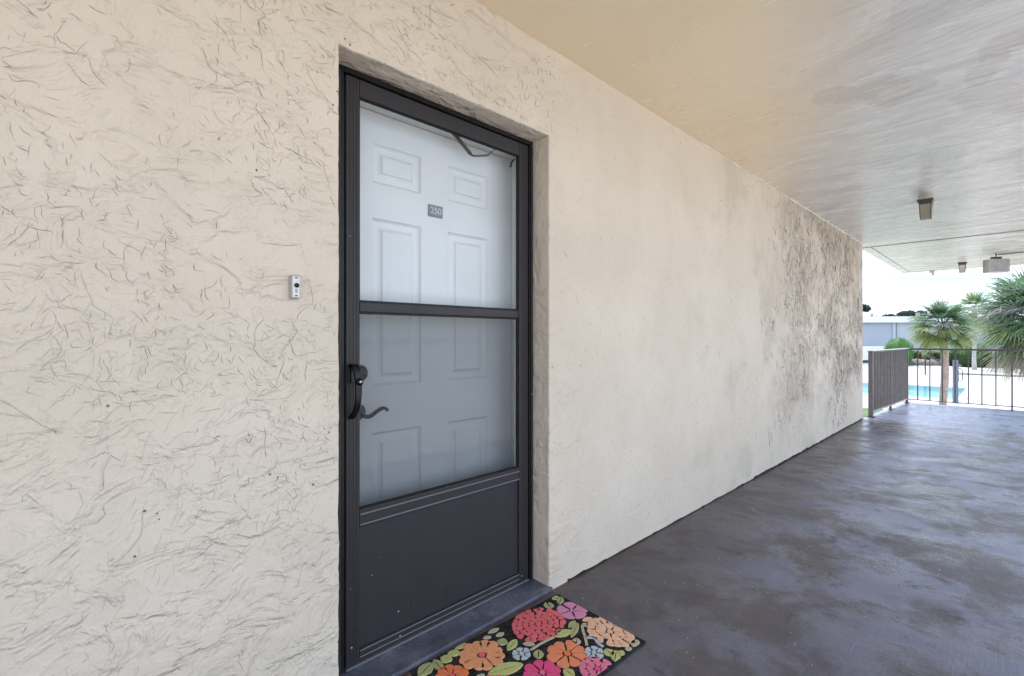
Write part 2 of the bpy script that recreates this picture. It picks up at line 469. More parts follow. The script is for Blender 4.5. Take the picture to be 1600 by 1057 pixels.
M['greygreen'] = leaf_material("palm_grey_green", (0.15, 0.19, 0.16), (0.30, 0.32, 0.295))
M['dead'] = leaf_material("palm_dead_frond", (0.27, 0.235, 0.195), (0.45, 0.41, 0.36))
M['bush'] = leaf_material("bright_bush_leaf", (0.075, 0.20, 0.045), (0.11, 0.27, 0.065))
M['bush2'] = leaf_material("dark_bush_leaf", (0.035, 0.09, 0.024), (0.06, 0.13, 0.04))
M['hedge'] = leaf_material("hedge_leaf", (0.06, 0.085, 0.03), (0.13, 0.15, 0.07))
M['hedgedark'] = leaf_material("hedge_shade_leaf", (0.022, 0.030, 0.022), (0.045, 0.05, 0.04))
M['fartree'] = leaf_material("far_tree_leaf", (0.035, 0.06, 0.045), (0.06, 0.085, 0.065))
M['treeleaf'] = leaf_material("pinkish_tree_leaf", (0.11, 0.105, 0.085), (0.22, 0.19, 0.18))

def water_material():
    t = NT("pool_water")
    px, py, pz = t.sep(t.pos)
    c = t.mix(t.rng(px, 46.6, 47.2), (0.13, 0.42, 0.40), (0.03, 0.24, 0.34))
    c = t.mix(t.rng(t.noise(t.pos, 1.6, 3), 0.4, 0.7, 0, 0.2), c, (0.32, 0.58, 0.55))
    return t.fin(c, 0.08, t.bump(t.noise(t.pos, 3.5, 3), 0.25, 0.05))
M['water'] = water_material()

# ================================================================== STRUCTURE
CEIL = 2.5
WALL_END = 8.42
OX0, OX1, OZ = 0.671, 1.669, 2.095       # door opening in the wall face
RD = 0.11                                 # depth of the reveal

def nz(x, y=0.0, z=0.0):
    return mnoise.noise(Vector((x, y, z)))

# --- apartment wall -------------------------------------------------
wall_root = thing('apartment_wall', 'long cream stucco wall holding the dark storm door, mildewed at its far end', 'wall', (0, 0, 0))
V_, F_ = [], []
def quad(a, b, c, d):
    i = len(V_)
    V_.extend([a, b, c, d]); F_.append((i, i + 1, i + 2, i + 3))
def edge_pts():
    pts = []
    n = 110
    for i in range(n + 1):                       # left jamb upwards
        z = OZ * i / n
        pts.append((OX0 + 0.0035 * nz(z * 9, 3) + 0.0018 * nz(z * 40, 5), z, (1, 0)))
    m = 60
    for i in range(1, m):
        x = OX0 + (OX1 - OX0) * i / m
        pts.append((x, OZ + 0.004 * nz(x * 9, 11) + 0.002 * nz(x * 45, 15), (0, -1)))
    for i in range(n, -1, -1):
        z = OZ * i / n
        pts.append((OX1 + 0.0025 * nz(z * 8, 23) + 0.001 * nz(z * 40, 25), z, (-1, 0)))
    return pts, n, m
EP, EN, EM = edge_pts()
r_ = 0.006
def outp(p):                                  # point on the wall face just outside the opening
    x, z, d = p
    return (x - d[0] * r_ , z - d[1] * r_)
X_L, X_R = -4.0, WALL_END
# left field
for i in range(EN):
    a, b = outp(EP[i]), outp(EP[i + 1])
    quad((X_L, 0, EP[i][1]), (a[0], 0, EP[i][1]), (b[0], 0, EP[i + 1][1]), (X_L, 0, EP[i + 1][1]))
# right strip beside the opening
XS = 1.80
ridx = range(EN + EM, len(EP) - 1)
for i in ridx:
    a, b = EP[i], EP[i + 1]
    ax, bx_ = outp(a)[0], outp(b)[0]
    quad((bx_, 0, max(b[1], 0.0)), (XS, 0, max(b[1], 0.0)), (XS, 0, a[1]), (ax, 0, a[1]))
# field above the opening
tops = [EP[EN]] + EP[EN + 1:EN + EM] + [EP[EN + EM]]
for i in range(len(tops) - 1):
    a, b = tops[i], tops[i + 1]
    az = a[1] + (r_ if 0 < i else 0); bz = b[1] + (r_ if i < len(tops) - 2 else 0)
    ax = a[0] - (r_ if i == 0 else 0); bx_ = b[0] + (r_ if i == len(tops) - 2 else 0)
    quad((ax, 0, az), (bx_, 0, bz), (bx_, 0, CEIL), (ax, 0, CEIL))
quad((X_L, 0, OZ), (OX0 - r_ - 0.0 + (EP[EN][0] - OX0), 0, OZ), (OX0 - r_ + (EP[EN][0] - OX0), 0, CEIL), (X_L, 0, CEIL))
quad((EP[EN + EM][0] + r_, 0, OZ), (XS, 0, OZ), (XS, 0, CEIL), (EP[EN + EM][0] + r_, 0, CEIL))
# right field with a ragged foot
x = XS
while x < X_R - 1e-4:
    x2 = min(x + 0.03, X_R)
    zb = lambda q: 0.004 + 0.010 * max(0, nz(q * 5, 40)) + 0.012 * max(0, nz(q * 17, 42)) + (0.010 if q > 4.2 else 0.001) * (1 + nz(q * 11, 3))
    quad((x, 0, zb(x)), (x2, 0, zb(x2)), (x2, 0, CEIL), (x, 0, CEIL))
    x = x2
# rounded arris and reveal
prof = [(r_, 0.0), (r_ * 0.35, r_ * 0.2), (0.0, r_ * 0.9)]
for i in range(len(EP) - 1):
    a, b = EP[i], EP[i + 1]
    def pt(p, k):
        if k < 3: off, y = prof[k]
        else: off, y = 0.0, RD + 0.02
        jit = 0.0015 * nz(p[0] * 30, p[1] * 30) if k == 2 else 0
        return (p[0] - p[2][0] * off + jit * p[2][0], y, p[1] - p[2][1] * off + jit * p[2][1])
    for k in range(3):
        quad(pt(a, k), pt(a, k + 1), pt(b, k + 1), pt(b, k))
# end face, top and back of the storey
quad((WALL_END, 0, 0), (WALL_END, 9, 0), (WALL_END, 9, CEIL), (WALL_END, 0, CEIL))
wall = obj('wall_face', (V_, F_), M['wall'], wall_root)
bm = B(); box(bm, XS, WALL_END - 0.002, 0.003, 0.04, 0.0, 0.05)
obj('wall_foot', bm, M['joint'], wall_root)
# backing so that no light leaks round the door
bm = B()
box(bm, X_L, OX0 - 0.03, 0.14, 0.30, -0.05, CEIL)
box(bm, OX1 + 0.03, WALL_END - 0.003, 0.14, 0.30, -0.05, CEIL)
box(bm, OX0 - 0.03, OX1 + 0.03, 0.14, 0.30, OZ + 0.03, CEIL)
box(bm, OX0 - 0.03, OX1 + 0.03, 0.302, 0.34, -0.05, OZ + 0.05)
obj('wall_core', bm, M['lowwall'], wall_root)
# lower storey and parapet edge under the walkway
bm = B(); box(bm, -20, WALL_END + 0.01, 0.02, 9, -2.8, -0.25)
obj('lower_wall', bm, M['wall'], wall_root)
# caulk bead along the ceiling
bm = B()
pts, rad = [], []
q = 3.2
while q < WALL_END:
    pts.append((q, -0.003, CEIL - 0.003))
    rad.append(0.0025 + 0.006 * max(0, nz(q * 3.1, 7) + 0.15) + 0.003 * max(0, nz(q * 13, 9)) + (0.002 if q > 5 else 0))
    q += 0.035
tube(bm, pts, rad, 6)
obj('caulk_bead', bm, M['caulk'], wall_root)
# sill
bm = B(); box(bm, OX0 - 0.006, OX1 + 0.010, -0.014, RD + 0.03, 0.0, 0.026, 0.004, 2)
for v in bm.verts:
    if v.co.z > 0.01: v.co.z += 0.002 * nz(v.co.x * 7, v.co.y * 20) - (0.006 if v.co.y < 0 else 0)
obj('door_sill', bm, M['sill'], wall_root)
bm = B(); box(bm, OX0 - 0.20, OX1 + 0.004, -0.040, -0.0145, 0.0005, 0.007, 0.002)
obj('sill_foot', bm, M['sillfoot'], wall_root)

# --- trowel lips standing proud of the stucco -------------------------
M['lip_dirt_shade'] = plain("stucco_lip_dirt_shade", (0.27, 0.225, 0.19), 0.9, var=0.3, scale=30)  # dirt plus relief shade, put into the colour of each lip's steep face
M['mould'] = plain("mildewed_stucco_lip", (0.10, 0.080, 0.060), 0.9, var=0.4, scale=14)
def in_open(x, z, m=0.012):
    return OX0 - m < x < OX1 + m and z < OZ + m
class Lips:
    def __init__(self): self.v, self.f, self.mi = [], [], []
    def stroke(self, x, z, ang, L, ramp, h, dark, wig, kink, rnd, bounds):
        n = max(5, int(L / (0.0065 if L < 0.09 else 0.010))); st = L / n; pts = []
        ph = rnd.uniform(0, 100); a = ang
        for i in range(n + 1):
            pts.append((x, z, a))
            a += wig * nz(ph + i * st * 28) + rnd.gauss(0, wig * 0.35)
            if rnd.random() < kink: a += rnd.choice((-1, 1)) * rnd.uniform(0.5, 1.3)
            a += (ang - a) * 0.05
            x += math.cos(a) * st; z += math.sin(a) * st
            if not (bounds[0] < x < bounds[1] and bounds[2] < z < bounds[3]) or in_open(x, z): break
        if len(pts) < 4: return
        m = len(pts) - 1; base = len(self.v)
        for i, (px_, pz_, pa) in enumerate(pts):
            t_ = i / m; k = min(1, 4 * t_, 4 * (1 - t_)) * (0.45 + 0.9 * abs(nz(ph + i * st * 45, 4)))
            nx, nz_ = -math.sin(pa), math.cos(pa)
            hh = max(0.00012, h * k); rw = ramp * (0.25 + 0.75 * k)
            dk = dark * max(0.12, k)
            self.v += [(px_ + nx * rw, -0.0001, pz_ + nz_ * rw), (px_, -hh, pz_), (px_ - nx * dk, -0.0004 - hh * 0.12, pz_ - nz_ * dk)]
        for i in range(m):
            b = base + i * 3
            self.f.append((b, b + 1, b + 4, b + 3)); self.mi.append(0)
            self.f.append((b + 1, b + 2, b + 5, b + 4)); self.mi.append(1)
    def build(self, name, mats):
        me = bpy.data.meshes.new(name); me.from_pydata(self.v, [], self.f); me.update()
        for q in mats: me.materials.append(q)
        me.polygons.foreach_set("material_index", self.mi)
        me.polygons.foreach_set("use_smooth", [k == 0 for k in self.mi])
        o = bpy.data.objects.new(name, me); link(o, wall_root); o["kind"] = 'stuff'; return o
rl = random.Random(77)
lips = Lips()
def clus(x, z, s): return nz(x * s + 11, z * s + 5, 2.2) + 0.5 * nz(x * s * 2.3, z * s * 2.3, 9.1)
NB = (-2.5, OX0 - 0.008, 0.01, CEIL - 0.01)
def dirn(x, z):
    low = min(1, max(0, (1.25 - z) / 0.5))
    return R(36) * low + R(-32) * (1 - low) + R(22) * nz(x * 1.1, z * 1.1, 30)
cnt = 0
while cnt < 210:                     # long lips
    x, z = rl.uniform(-2.2, 1.3), rl.uniform(0.0, 2.45)
    if in_open(x, z) or (x > OX0 and z < OZ): continue
    bb = NB if x < OX0 else (-2.5, 1.9, OZ + 0.01, CEIL - 0.01)
    if clus(x, z, 1.6) < -0.25: continue
    lips.stroke(x, z, dirn(x, z) + rl.gauss(0, 0.22), rl.uniform(0.05, 0.26), rl.uniform(0.010, 0.022), rl.uniform(0.0018, 0.0032), rl.uniform(0.0009, 0.0021), 0.34, 0.14, rl, bb); cnt += 1
cnt = 0
while cnt < 3600:                     # short curls in patches
    x, z = rl.uniform(-2.2, 1.7), rl.uniform(0.0, 2.45)
    if in_open(x, z) or (x > OX0 and z < OZ): continue
    if clus(x + 4, z, 2.3) < -0.16 + rl.uniform(0, 0.3) + (0.10 if z < 0.9 else 0): continue
    bb = NB if x < OX0 else (-2.5, 2.0, OZ + 0.01, CEIL - 0.01)
    vert = clus(x, z + 7, 1.5) > 0.0
    a0 = (R(-75) if vert else dirn(x, z)) + rl.gauss(0, 0.45)
    lips.stroke(x, z, a0, min(0.07, 0.012 + rl.expovariate(55)), rl.uniform(0.004, 0.010), rl.uniform(0.0016, 0.0030), rl.uniform(0.0009, 0.0024), 0.55, 0.14, rl, bb); cnt += 1
for i in range(420):                  # few shallow marks right of the door
    x, z = OX1 + 0.03 + 2.6 * rl.random() ** 1.6, rl.uniform(0.02, 2.45)
    lips.stroke(x, z, R(80) + rl.gauss(0, 0.4), rl.uniform(0.012, 0.07), 0.010, 0.0012, rl.uniform(0.0006, 0.0014), 0.3, 0.10, rl, (OX1 + 0.02, 4.5, 0.01, 2.49))
lips.build('trowel_lips', [M['wall'], M['lip_dirt_shade']])
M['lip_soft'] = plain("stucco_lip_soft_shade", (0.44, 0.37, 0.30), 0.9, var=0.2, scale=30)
soft = Lips()
for i in range(2600):
    x, z = OX1 + 0.03 + 4.2 * rl.random() ** 1.25, rl.uniform(0.02, 2.47)
    if clus(x, z + 2, 2.4) < -0.25: continue
    k = 1 + 0.35 * max(0, x - 2.5)
    soft.stroke(x, z, R(78) + rl.gauss(0, 0.5), rl.uniform(0.012, 0.06) * k, 0.012 * k, rl.uniform(0.0014, 0.003) * k, rl.uniform(0.0008, 0.0018) * k, 0.45, 0.12, rl, (OX1 + 0.02, 6.6, 0.02, 2.49))
for i in range(1600):
    x, z = rl.uniform(-2.2, OX0 - 0.02), rl.uniform(0.0, 2.45)
    soft.stroke(x, z, dirn(x, z) + rl.gauss(0, 0.9), rl.uniform(0.008, 0.04), 0.010, 0.0022, rl.uniform(0.0010, 0.0022), 0.45, 0.12, rl, NB)
cnt = 0
while cnt < 1100:                     # fine brush ticks low down
    x, z = rl.uniform(-2.2, OX0 - 0.02), rl.uniform(0.0, 1.3)
    if clus(x + 2, z + 3, 2.0) < 0.12: continue
    soft.stroke(x, z, R(58) + rl.gauss(0, 0.2), rl.uniform(0.02, 0.07), rl.uniform(0.005, 0.012), 0.0018, 0.0014, 0.30, 0.06, rl, NB); cnt += 1
soft.build('brushed_lips', [M['wall'], M['lip_soft']])
moul = Lips(); cnt = 0
while cnt < 1150:                     # deep mildewed strokes at the far end
    x, z = 4.2 + 4.15 * rl.random() ** 0.75, 0.1 + 2.35 * rl.random()
    dens = clus(x * 0.7, z, 1.5) + 0.45 * min(1, (x - 4.3) / 2.0) - 0.6 * max(0, 0.9 - z) - 0.12 * max(0, x - 7.2) - 0.3 * max(0, z - 1.9)
    if dens < 0.12: continue
    moul.stroke(x, z, R(-86) + rl.gauss(0, 0.28), rl.uniform(0.02, 0.15), rl.uniform(0.006, 0.014), rl.uniform(0.002, 0.004), rl.uniform(0.002, 0.0065), 0.75, 0.10, rl, (4.2, 8.40, 0.05, 2.49)); cnt += 1
moul.build('mildewed_lips', [M['wall'], M['mould']])

# --- walkway floor ------------------------------------------------------
def prism(bm, poly, z0, z1):
    a = [bm.verts.new((p[0], p[1], z0)) for p in poly]
    b = [bm.verts.new((p[0], p[1], z1)) for p in poly]
    bm.faces.new(list(reversed(a))); bm.faces.new(b)
    for k in range(len(poly)):
        bm.faces.new((a[k], a[(k + 1) % len(poly)], b[(k + 1) % len(poly)], b[k]))
    return bm
FY0 = -2.35
bm = B()
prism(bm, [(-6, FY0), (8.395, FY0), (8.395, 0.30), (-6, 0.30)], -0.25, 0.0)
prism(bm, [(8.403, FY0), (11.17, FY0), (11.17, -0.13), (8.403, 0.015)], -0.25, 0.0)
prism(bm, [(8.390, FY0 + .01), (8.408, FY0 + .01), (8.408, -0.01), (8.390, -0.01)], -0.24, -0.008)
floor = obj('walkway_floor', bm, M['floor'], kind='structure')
floor["label"] = 'dark painted concrete walkway floor with wear and a painted-in bluish sheen'
# paint flecks and grit on the floor
bm = B()
rr = random.Random(4)
for i in range(150):
    if i < 60: fx, fy = rr.uniform(1.7, 3.2), rr.uniform(-1.0, -0.1)
    else: fx, fy = rr.uniform(0.6, 6.5), rr.uniform(-1.6, -0.06)
    s = rr.uniform(0.0012, 0.0032) * (1 + 0.5 * (fx > 3))
    a0 = rr.uniform(0, 6.28)
    vs = [bm.verts.new((fx + s * rr.uniform(.6, 1.4) * math.cos(a0 + k * 1.257), fy + s * rr.uniform(.5, 1.2) * math.sin(a0 + k * 1.257), 0.0012 + rr.uniform(0, .001))) for k in range(5)]
    bm.faces.new(vs)
sp = obj('paint_flecks', bm, M['white_plastic'], floor, kind='stuff')

# --- ceiling ---------------------------------------------------------
bm = B()
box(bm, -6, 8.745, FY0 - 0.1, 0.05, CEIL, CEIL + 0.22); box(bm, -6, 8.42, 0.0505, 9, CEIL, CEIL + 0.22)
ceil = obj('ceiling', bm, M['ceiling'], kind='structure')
bm = B()
# canopy beyond the seam, slightly higher, with a drip groove and edge boards
box(bm, 8.775, 12.78, FY0 - 0.1, -0.035, CEIL + 0.006, CEIL + 0.20)
box(bm, 8.775, 12.78, -0.020, 0.10, CEIL + 0.002, CEIL + 0.20)
box(bm, 12.792, 12.90, FY0 - 0.1, 0.10, CEIL + 0.002, CEIL + 0.20)
box(bm, 8.74, 12.80, FY0 - 0.05, 0.09, CEIL + 0.05, CEIL + 0.19)
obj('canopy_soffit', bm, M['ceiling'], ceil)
bm = B(); box(bm, 8.7455, 8.7745, FY0 - 0.1, 0.095, CEIL - 0.006, CEIL + 0.04)
obj('seam_strip', bm, M['conduit'], ceil)
bm = B(); box(bm, -6.1, 8.43, FY0 - 0.2, 9.3, CEIL + 0.225, CEIL + 0.30); box(bm, 8.431, 12.95, FY0 - 0.2, 0.12, CEIL + 0.225, CEIL + 0.30)
obj('roof_deck', bm, M['broof'], ceil)

# ================================================================== DOORS
T = CEIL
sd_root = thing('storm_door', 'dark bronze storm door with upper and lower glass and solid kick panel', 'door', (OX0, RD, 0.026))
def sx(x): return x - OX0
def sbox(name, x0, x1, y0, y1, z0, z1, m, bev=0.002, parent=None, label=None):
    bm = B(); box(bm, sx(x0), sx(x1), y0 - RD, y1 - RD, z0 - 0.026, z1 - 0.026, bev)
    o = obj(name, bm, m, parent or sd_root)
    if label: o["label"] = label
    return o
FY = RD - 0.012      # outer face of frame
# outer frame (z-bar): two ribs with a dark rebate
for xa, xb in ((OX0 + 0.004, OX0 + 0.063), (1.641, OX1 - 0.004)):
    f_ = sbox('frame_jamb', xa, xb, FY, RD + 0.03, 0.027, 2.072, M['frame'])
    for k in ((0.30, 0.62) if xb - xa > .04 else (0.35,)):
        xx = xa + (xb - xa) * k
        bm = B(); box(bm, sx(xx), sx(xx) + 0.007, FY - 0.006 - RD, FY - RD - 0.0005, 0.002, 2.045, 0.0015)
        obj('rib', bm, M['bronze'], f_)
sbox('frame_head', OX0 + 0.004, OX1 - 0.004, FY, RD + 0.03, 2.0725, 2.0915, M['frame'])
sbox('header_board', OX0 + 0.004, OX1 - 0.004, FY + 0.013, RD + 0.09, 2.092, 2.12, M['header'])
SX0, SX1, SZ0, SZ1 = 0.741, 1.636, 0.034, 2.067
GX0, GX1 = 0.790, 1.577
DY0, DY1 = FY + 0.004, FY + 0.030
for xa, xb in ((SX0, GX0), (GX1, SX1)):
    st_ = sbox('stile', xa, xb, DY0, DY1, SZ0, SZ1, M['bronze'])
    for k in (0.28, 0.52, 0.76):
        xx = xa + (xb - xa) * k
        bm = B(); box(bm, sx(xx), sx(xx) + 0.0035, DY0 - 0.0016 - RD, DY0 - RD - 0.0003, 0.012, SZ1 - 0.03, 0.0006)
        obj('flute', bm, M['bronze'], st_)
sbox('top_rail', GX0 + .0005, GX1 - .0005, DY0 + 0.0005, DY1, 2.006, SZ1, M['bronze'])
mr = sbox('middle_rail', GX0 + .0005, GX1 - .0005, DY0 + 0.002, DY1, 1.256, 1.292, M['bronze'], 0.003)
kr = sbox('kick_rail', GX0 + .0005, GX1 - .0005, DY0 + 0.001, DY1, 0.505, 0.568, M['bronze'])
for z_ in (0.548, 0.512):
    bm = B(); box(bm, sx(GX0 + .002), sx(GX1 - .002), DY0 - 0.004 - RD, DY0 + 0.0005 - RD, z_ - 0.026, z_ - 0.026 + 0.005, 0.0012)
    obj('moulding', bm, M['edge'], kr)
br_ = sbox('bottom_rail', GX0 + .0005, GX1 - .0005, DY0 + 0.001, DY1, SZ0, 0.078, M['bronze'])
for z_ in (0.0735, 0.052):
    bm = B(); box(bm, sx(GX0 + .002), sx(GX1 - .002), DY0 - 0.003 - RD, DY0 + 0.0005 - RD, z_ - 0.026, z_ - 0.026 + 0.0035, 0.001)
    obj('moulding', bm, M['edge'], br_)
sbox('bottom_sweep', SX0, SX1, DY0 - 0.006, DY0 + 0.012, 0.0275, 0.0335, M['edge'], 0.001)
sbox('kick_panel', GX0 + .001, GX1 - .001, DY0 + 0.010, DY1 - 0.004, 0.0785, 0.5045, M['kick'], 0.001)
# thin dark glazing beads round each pane
def pane(z0, z1, yy, nm):
    gp = sbox(nm, GX0 + 0.001, GX1 - 0.001, yy, yy + 0.004, z0 + .001, z1 - .001, M['glass'], 0)
    for nm2, (a, b, c, d) in (('bead', (GX0, GX0 + 0.006, z0, z1)), ('bead', (GX1 - 0.006, GX1, z0, z1)), ('bead', (GX0 + 0.0062, GX1 - 0.0062, z0, z0 + 0.006)), ('bead', (GX0 + 0.0062, GX1 - 0.0062, z1 - 0.006, z1))):
        bm = B(); box(bm, sx(a), sx(b), yy - 0.005 - RD, yy - 0.0005 - RD, c - 0.026, d - 0.026, 0.001)
        obj(nm2, bm, M['frame'], gp)
    return gp
pane(1.2925, 2.0055, DY0 + 0.012, 'upper_pane')
pane(0.5685, 1.2555, DY0 + 0.014, 'lower_pane')
bm = B(); box(bm, sx(GX0 + .004), sx(GX1 - .004), 0.022, 0.0228, 0.5685 - .026, 1.2555 - .026)
obj('insect_screen', bm, M['screen'], sd_root)
# pull handle
bm = B(); box(bm, sx(0.746), sx(0.772), DY0 - 0.008 - RD, DY0 - RD - .0018, 0.985, 1.045, 0.003, 2)
hb = obj('handle_plate', bm, M['black'], sd_root)
hy = DY0 - RD
bm = B()
path = smooth_path([(sx(0.759), hy - 0.010, 1.046), (sx(0.760), hy - 0.034, 1.040), (sx(0.762), hy - 0.047, 1.00), (sx(0.762), hy - 0.050, 0.95), (sx(0.760), hy - 0.042, 0.905), (sx(0.757), hy - 0.016, 0.870), (sx(0.756), hy - 0.004, 0.866)], 6)
w_ = [0.012, 0.012, 0.011, 0.010, 0.009, 0.009, 0.008]
prev = None
for i, p in enumerate(path):
    k = i / (len(path) - 1) * 6
    w = w_[int(min(k, 5))] * (1 - (k % 1)) + w_[min(6, int(k) + 1)] * (k % 1)
    d = (path[min(i + 1, len(path) - 1)] - path[max(0, i - 1)]).normalized()
    nrm = Vector((1, 0, 0)).cross(d).normalized() * 0.004
    ring = [bm.verts.new(p + Vector((-w, 0, 0)) + nrm), bm.verts.new(p + Vector((w, 0, 0)) + nrm), bm.verts.new(p + Vector((w, 0, 0)) - nrm), bm.verts.new(p + Vector((-w, 0, 0)) - nrm)]
    if prev:
        for q in range(4): bm.faces.new((prev[q], prev[(q + 1) % 4], ring[(q + 1) % 4], ring[q]))
    prev = ring
obj('pull', bm, M['black'], hb)
bm = B(); tube(bm, [(sx(0.764), hy - 0.046, 0.992), (sx(0.764), hy - 0.056, 0.992), (sx(0.764), hy - 0.062, 0.992)], [0.013, 0.013, 0.009], 16)
obj('thumb_button', bm, M['black'], hb, True)
bm = B(); tube(bm, [(sx(0.764), hy - 0.0621, 0.992), (sx(0.764), hy - 0.0645, 0.992)], [0.006, 0.005], 12)
obj('button_pin', bm, M['steel'], hb, True)
# screws in the bottom corner and on the jamb
for (x_, z_, y_) in ((1.590, 0.062, DY0 - 0.0012), (0.760, 0.100, DY0 - 0.0012), (0.95, 0.060, DY0 - 0.0012), (1.655, 1.80, FY - 0.001), (1.655, 0.9, FY - 0.001)):
    bm = B(); tube(bm, [(sx(x_), y_ - RD, z_ - 0.026), (sx(x_), y_ - 0.0022 - RD, z_ - 0.026)], [0.0045, 0.003], 10)
    obj('screw', bm, M['steel'], sd_root, True)
# safety chain and spring inside the upper glass
def W3(x, y, z): return (sx(x), y - RD, z - 0.026)
bm = B(); n = 46; pts = []
a, b = Vector(W3(1.212, 0.150, 2.040)), Vector(W3(1.326, 0.150, 1.962))
for i in range(n * 8 + 1):
    t_ = i / (n * 8); th = i / 8 * 2 * math.pi
    d = (b - a).normalized(); s = d.cross(Vector((0, 1, 0))).normalized()
    pts.append(a + (b - a) * t_ + s * 0.007 * math.cos(th) + Vector((0, 1, 0)) * 0.007 * math.sin(th))
tube(bm, pts, 0.0015, 5)
obj('closer_spring', bm, M['chain'], sd_root)
bm = B(); tube(bm, [W3(1.225, 0.156, 2.040), W3(1.337, 0.154, 1.962)], 0.0035, 8)
obj('spring_rod', bm, M['black'], sd_root)
lk = B()
pts = [Vector((0.0065 * math.cos(k / 12 * 2 * math.pi) * 1.35, 0.0045 * math.sin(k / 12 * 2 * math.pi), 0)) for k in range(13)]
cpath = smooth_path([W3(1.328, 0.150, 1.959), W3(1.345, 0.150, 1.958), W3(1.39, 0.150, 1.970), W3(1.43, 0.150, 1.986), W3(1.475, 0.150, 2.03)], 5)
def torus_link(bm, c, d, roll):
    d = d.normalized(); s = d.cross(Vector((0, 1, 0))).normalized(); u = s.cross(d)
    s2 = s * math.cos(roll) + u * math.sin(roll)
    ring = [c + d * 0.0085 * math.cos(k / 12 * 2 * math.pi) + s2 * 0.0048 * math.sin(k / 12 * 2 * math.pi) for k in range(13)]
    tube(bm, ring, 0.0013, 5, False)
for i in range(len(cpath) - 1):
    torus_link(lk, (cpath[i] + cpath[i + 1]) / 2, cpath[i + 1] - cpath[i], (i % 2) * math.pi / 2 + 0.3)
obj('safety_chain', lk, M['chain'], sd_root)
bm = B(); tube(bm, smooth_path([W3(1.583, 0.140, 2.003), W3(1.578, 0.150, 1.990), W3(1.570, 0.150, 1.983), W3(1.572, 0.150, 1.972), W3(1.562, 0.150, 1.964)], 5), 0.004, 8)
obj('chain_hook', bm, M['black'], sd_root)

# --- entry door ------------------------------------------------------
DYF = 0.222
ed = thing('entry_door', 'white six panel entry door behind the glass of the storm door', 'door', (0.745, DYF, 0.026))
DW, DH = 0.895, 2.005
def door_slab():
    bm = B()
    xs = [0.157, 0.377, 0.514, 0.742]
    rows = [(0.20, 0.775), (0.955, 1.600), (1.735, 1.888)]
    # grid with holes filled by stepped panels
    gx = [0, xs[0], xs[1], xs[2], xs[3], DW]
    gz = [0, rows[0][0], rows[0][1], rows[1][0], rows[1][1], rows[2][0], rows[2][1], DH]
    def q(pts): bm.faces.new([bm.verts.new(p) for p in pts])
    for i in range(5):
        for j in range(7):
            x0, x1, z0, z1 = gx[i], gx[i + 1], gz[j], gz[j + 1]
            if i in (1, 3) and j in (1, 3, 5):
                prev = (x0, x1, z0, z1, 0.0)
                for ins, dep in ((0.005, 0.008), (0.014, 0.015), (0.026, 0.015), (0.042, 0.007), (0.045, 0.002)):
                    cur = (x0 + ins, x1 - ins, z0 + ins, z1 - ins, dep)
                    a, b_ = prev, cur
                    q([(a[0], a[4], a[2]), (a[1], a[4], a[2]), (b_[1], b_[4], b_[2]), (b_[0], b_[4], b_[2])])
                    q([(a[1], a[4], a[2]), (a[1], a[4], a[3]), (b_[1], b_[4], b_[3]), (b_[1], b_[4], b_[2])])
                    q([(a[1], a[4], a[3]), (a[0], a[4], a[3]), (b_[0], b_[4], b_[3]), (b_[1], b_[4], b_[3])])
                    q([(a[0], a[4], a[3]), (a[0], a[4], a[2]), (b_[0], b_[4], b_[2]), (b_[0], b_[4], b_[3])])
                    prev = cur
                q([(prev[0], prev[4], prev[2]), (prev[1], prev[4], prev[2]), (prev[1], prev[4], prev[3]), (prev[0], prev[4], prev[3])])
            else:
                q([(x0, 0, z0), (x1, 0, z0), (x1, 0, z1), (x0, 0, z1)])
    box(bm, 0, DW, 0.012, 0.045, 0, DH)
    return bm
obj('door_slab', door_slab(), M['door'], ed)
def jb(name, x0, x1, y0, y1, z0, z1):
    bm = B(); box(bm, x0 - 0.745, x1 - 0.745, y0 - DYF, y1 - DYF, z0 - .026, z1 - .026, 0.001)
    return obj(name, bm, M['jamb'], ed)
jb('door_jamb', 0.676, 0.742, 0.145, 0.285, 0.027, 2.06)
jb('door_jamb', 1.643, 1.700, 0.145, 0.285, 0.027, 2.06)
jb('door_head', 0.743, 1.642, 0.145, 0.285, 2.034, 2.09)
def D3(x, y, z): return (x - 0.745, y - DYF, z - 0.026)
bm = B(); tube(bm, [D3(0.843, DYF - 0.001, 1.034), D3(0.843, DYF - 0.018, 1.034), D3(0.843, DYF - 0.024, 1.034)], [0.033, 0.032, 0.024], 24)
db = obj('deadbolt', bm, M['black'], ed, True)
bm = B(); tube(bm, [D3(0.838, DYF - 0.001, 0.89), D3(0.838, DYF - 0.012, 0.89), D3(0.838, DYF - 0.018, 0.89)], [0.032, 0.031, 0.02], 24)
rs = obj('lever_rosette', bm, M['black'], ed, True)
bm = B(); tube(bm, smooth_path([D3(0.838, DYF - 0.012, 0.893), D3(0.835, DYF - 0.045, 0.890), D3(0.842, DYF - 0.062, 0.879), D3(0.862, DYF - 0.064, 0.879), D3(0.884, DYF - 0.064, 0.892), D3(0.905, DYF - 0.064, 0.902), D3(0.921, DYF - 0.064, 0.901), D3(0.932, DYF - 0.064, 0.892)], 6),
             [0.009] * 8 + [0.0075] * 27 + [0.006] * 8, 12)
obj('lever', bm, M['black'], rs, True)
bm = B(); box(bm, *[q for q in (1.155 - 0.745, 1.229 - 0.745)], -0.005, -0.0005, 1.676 - .026, 1.726 - .026, 0.0015)
npl = obj('number_plate', bm, M['plate'], ed)
cu = bpy.data.curves.new('room_number', 'FONT'); cu.body = '250'; cu.size = 0.038; cu.extrude = 0.0009; cu.align_x = 'CENTER'; cu.align_y = 'CENTER'; cu.offset = 0.0006
to = bpy.data.objects.new('tmp_text', cu); link(to)
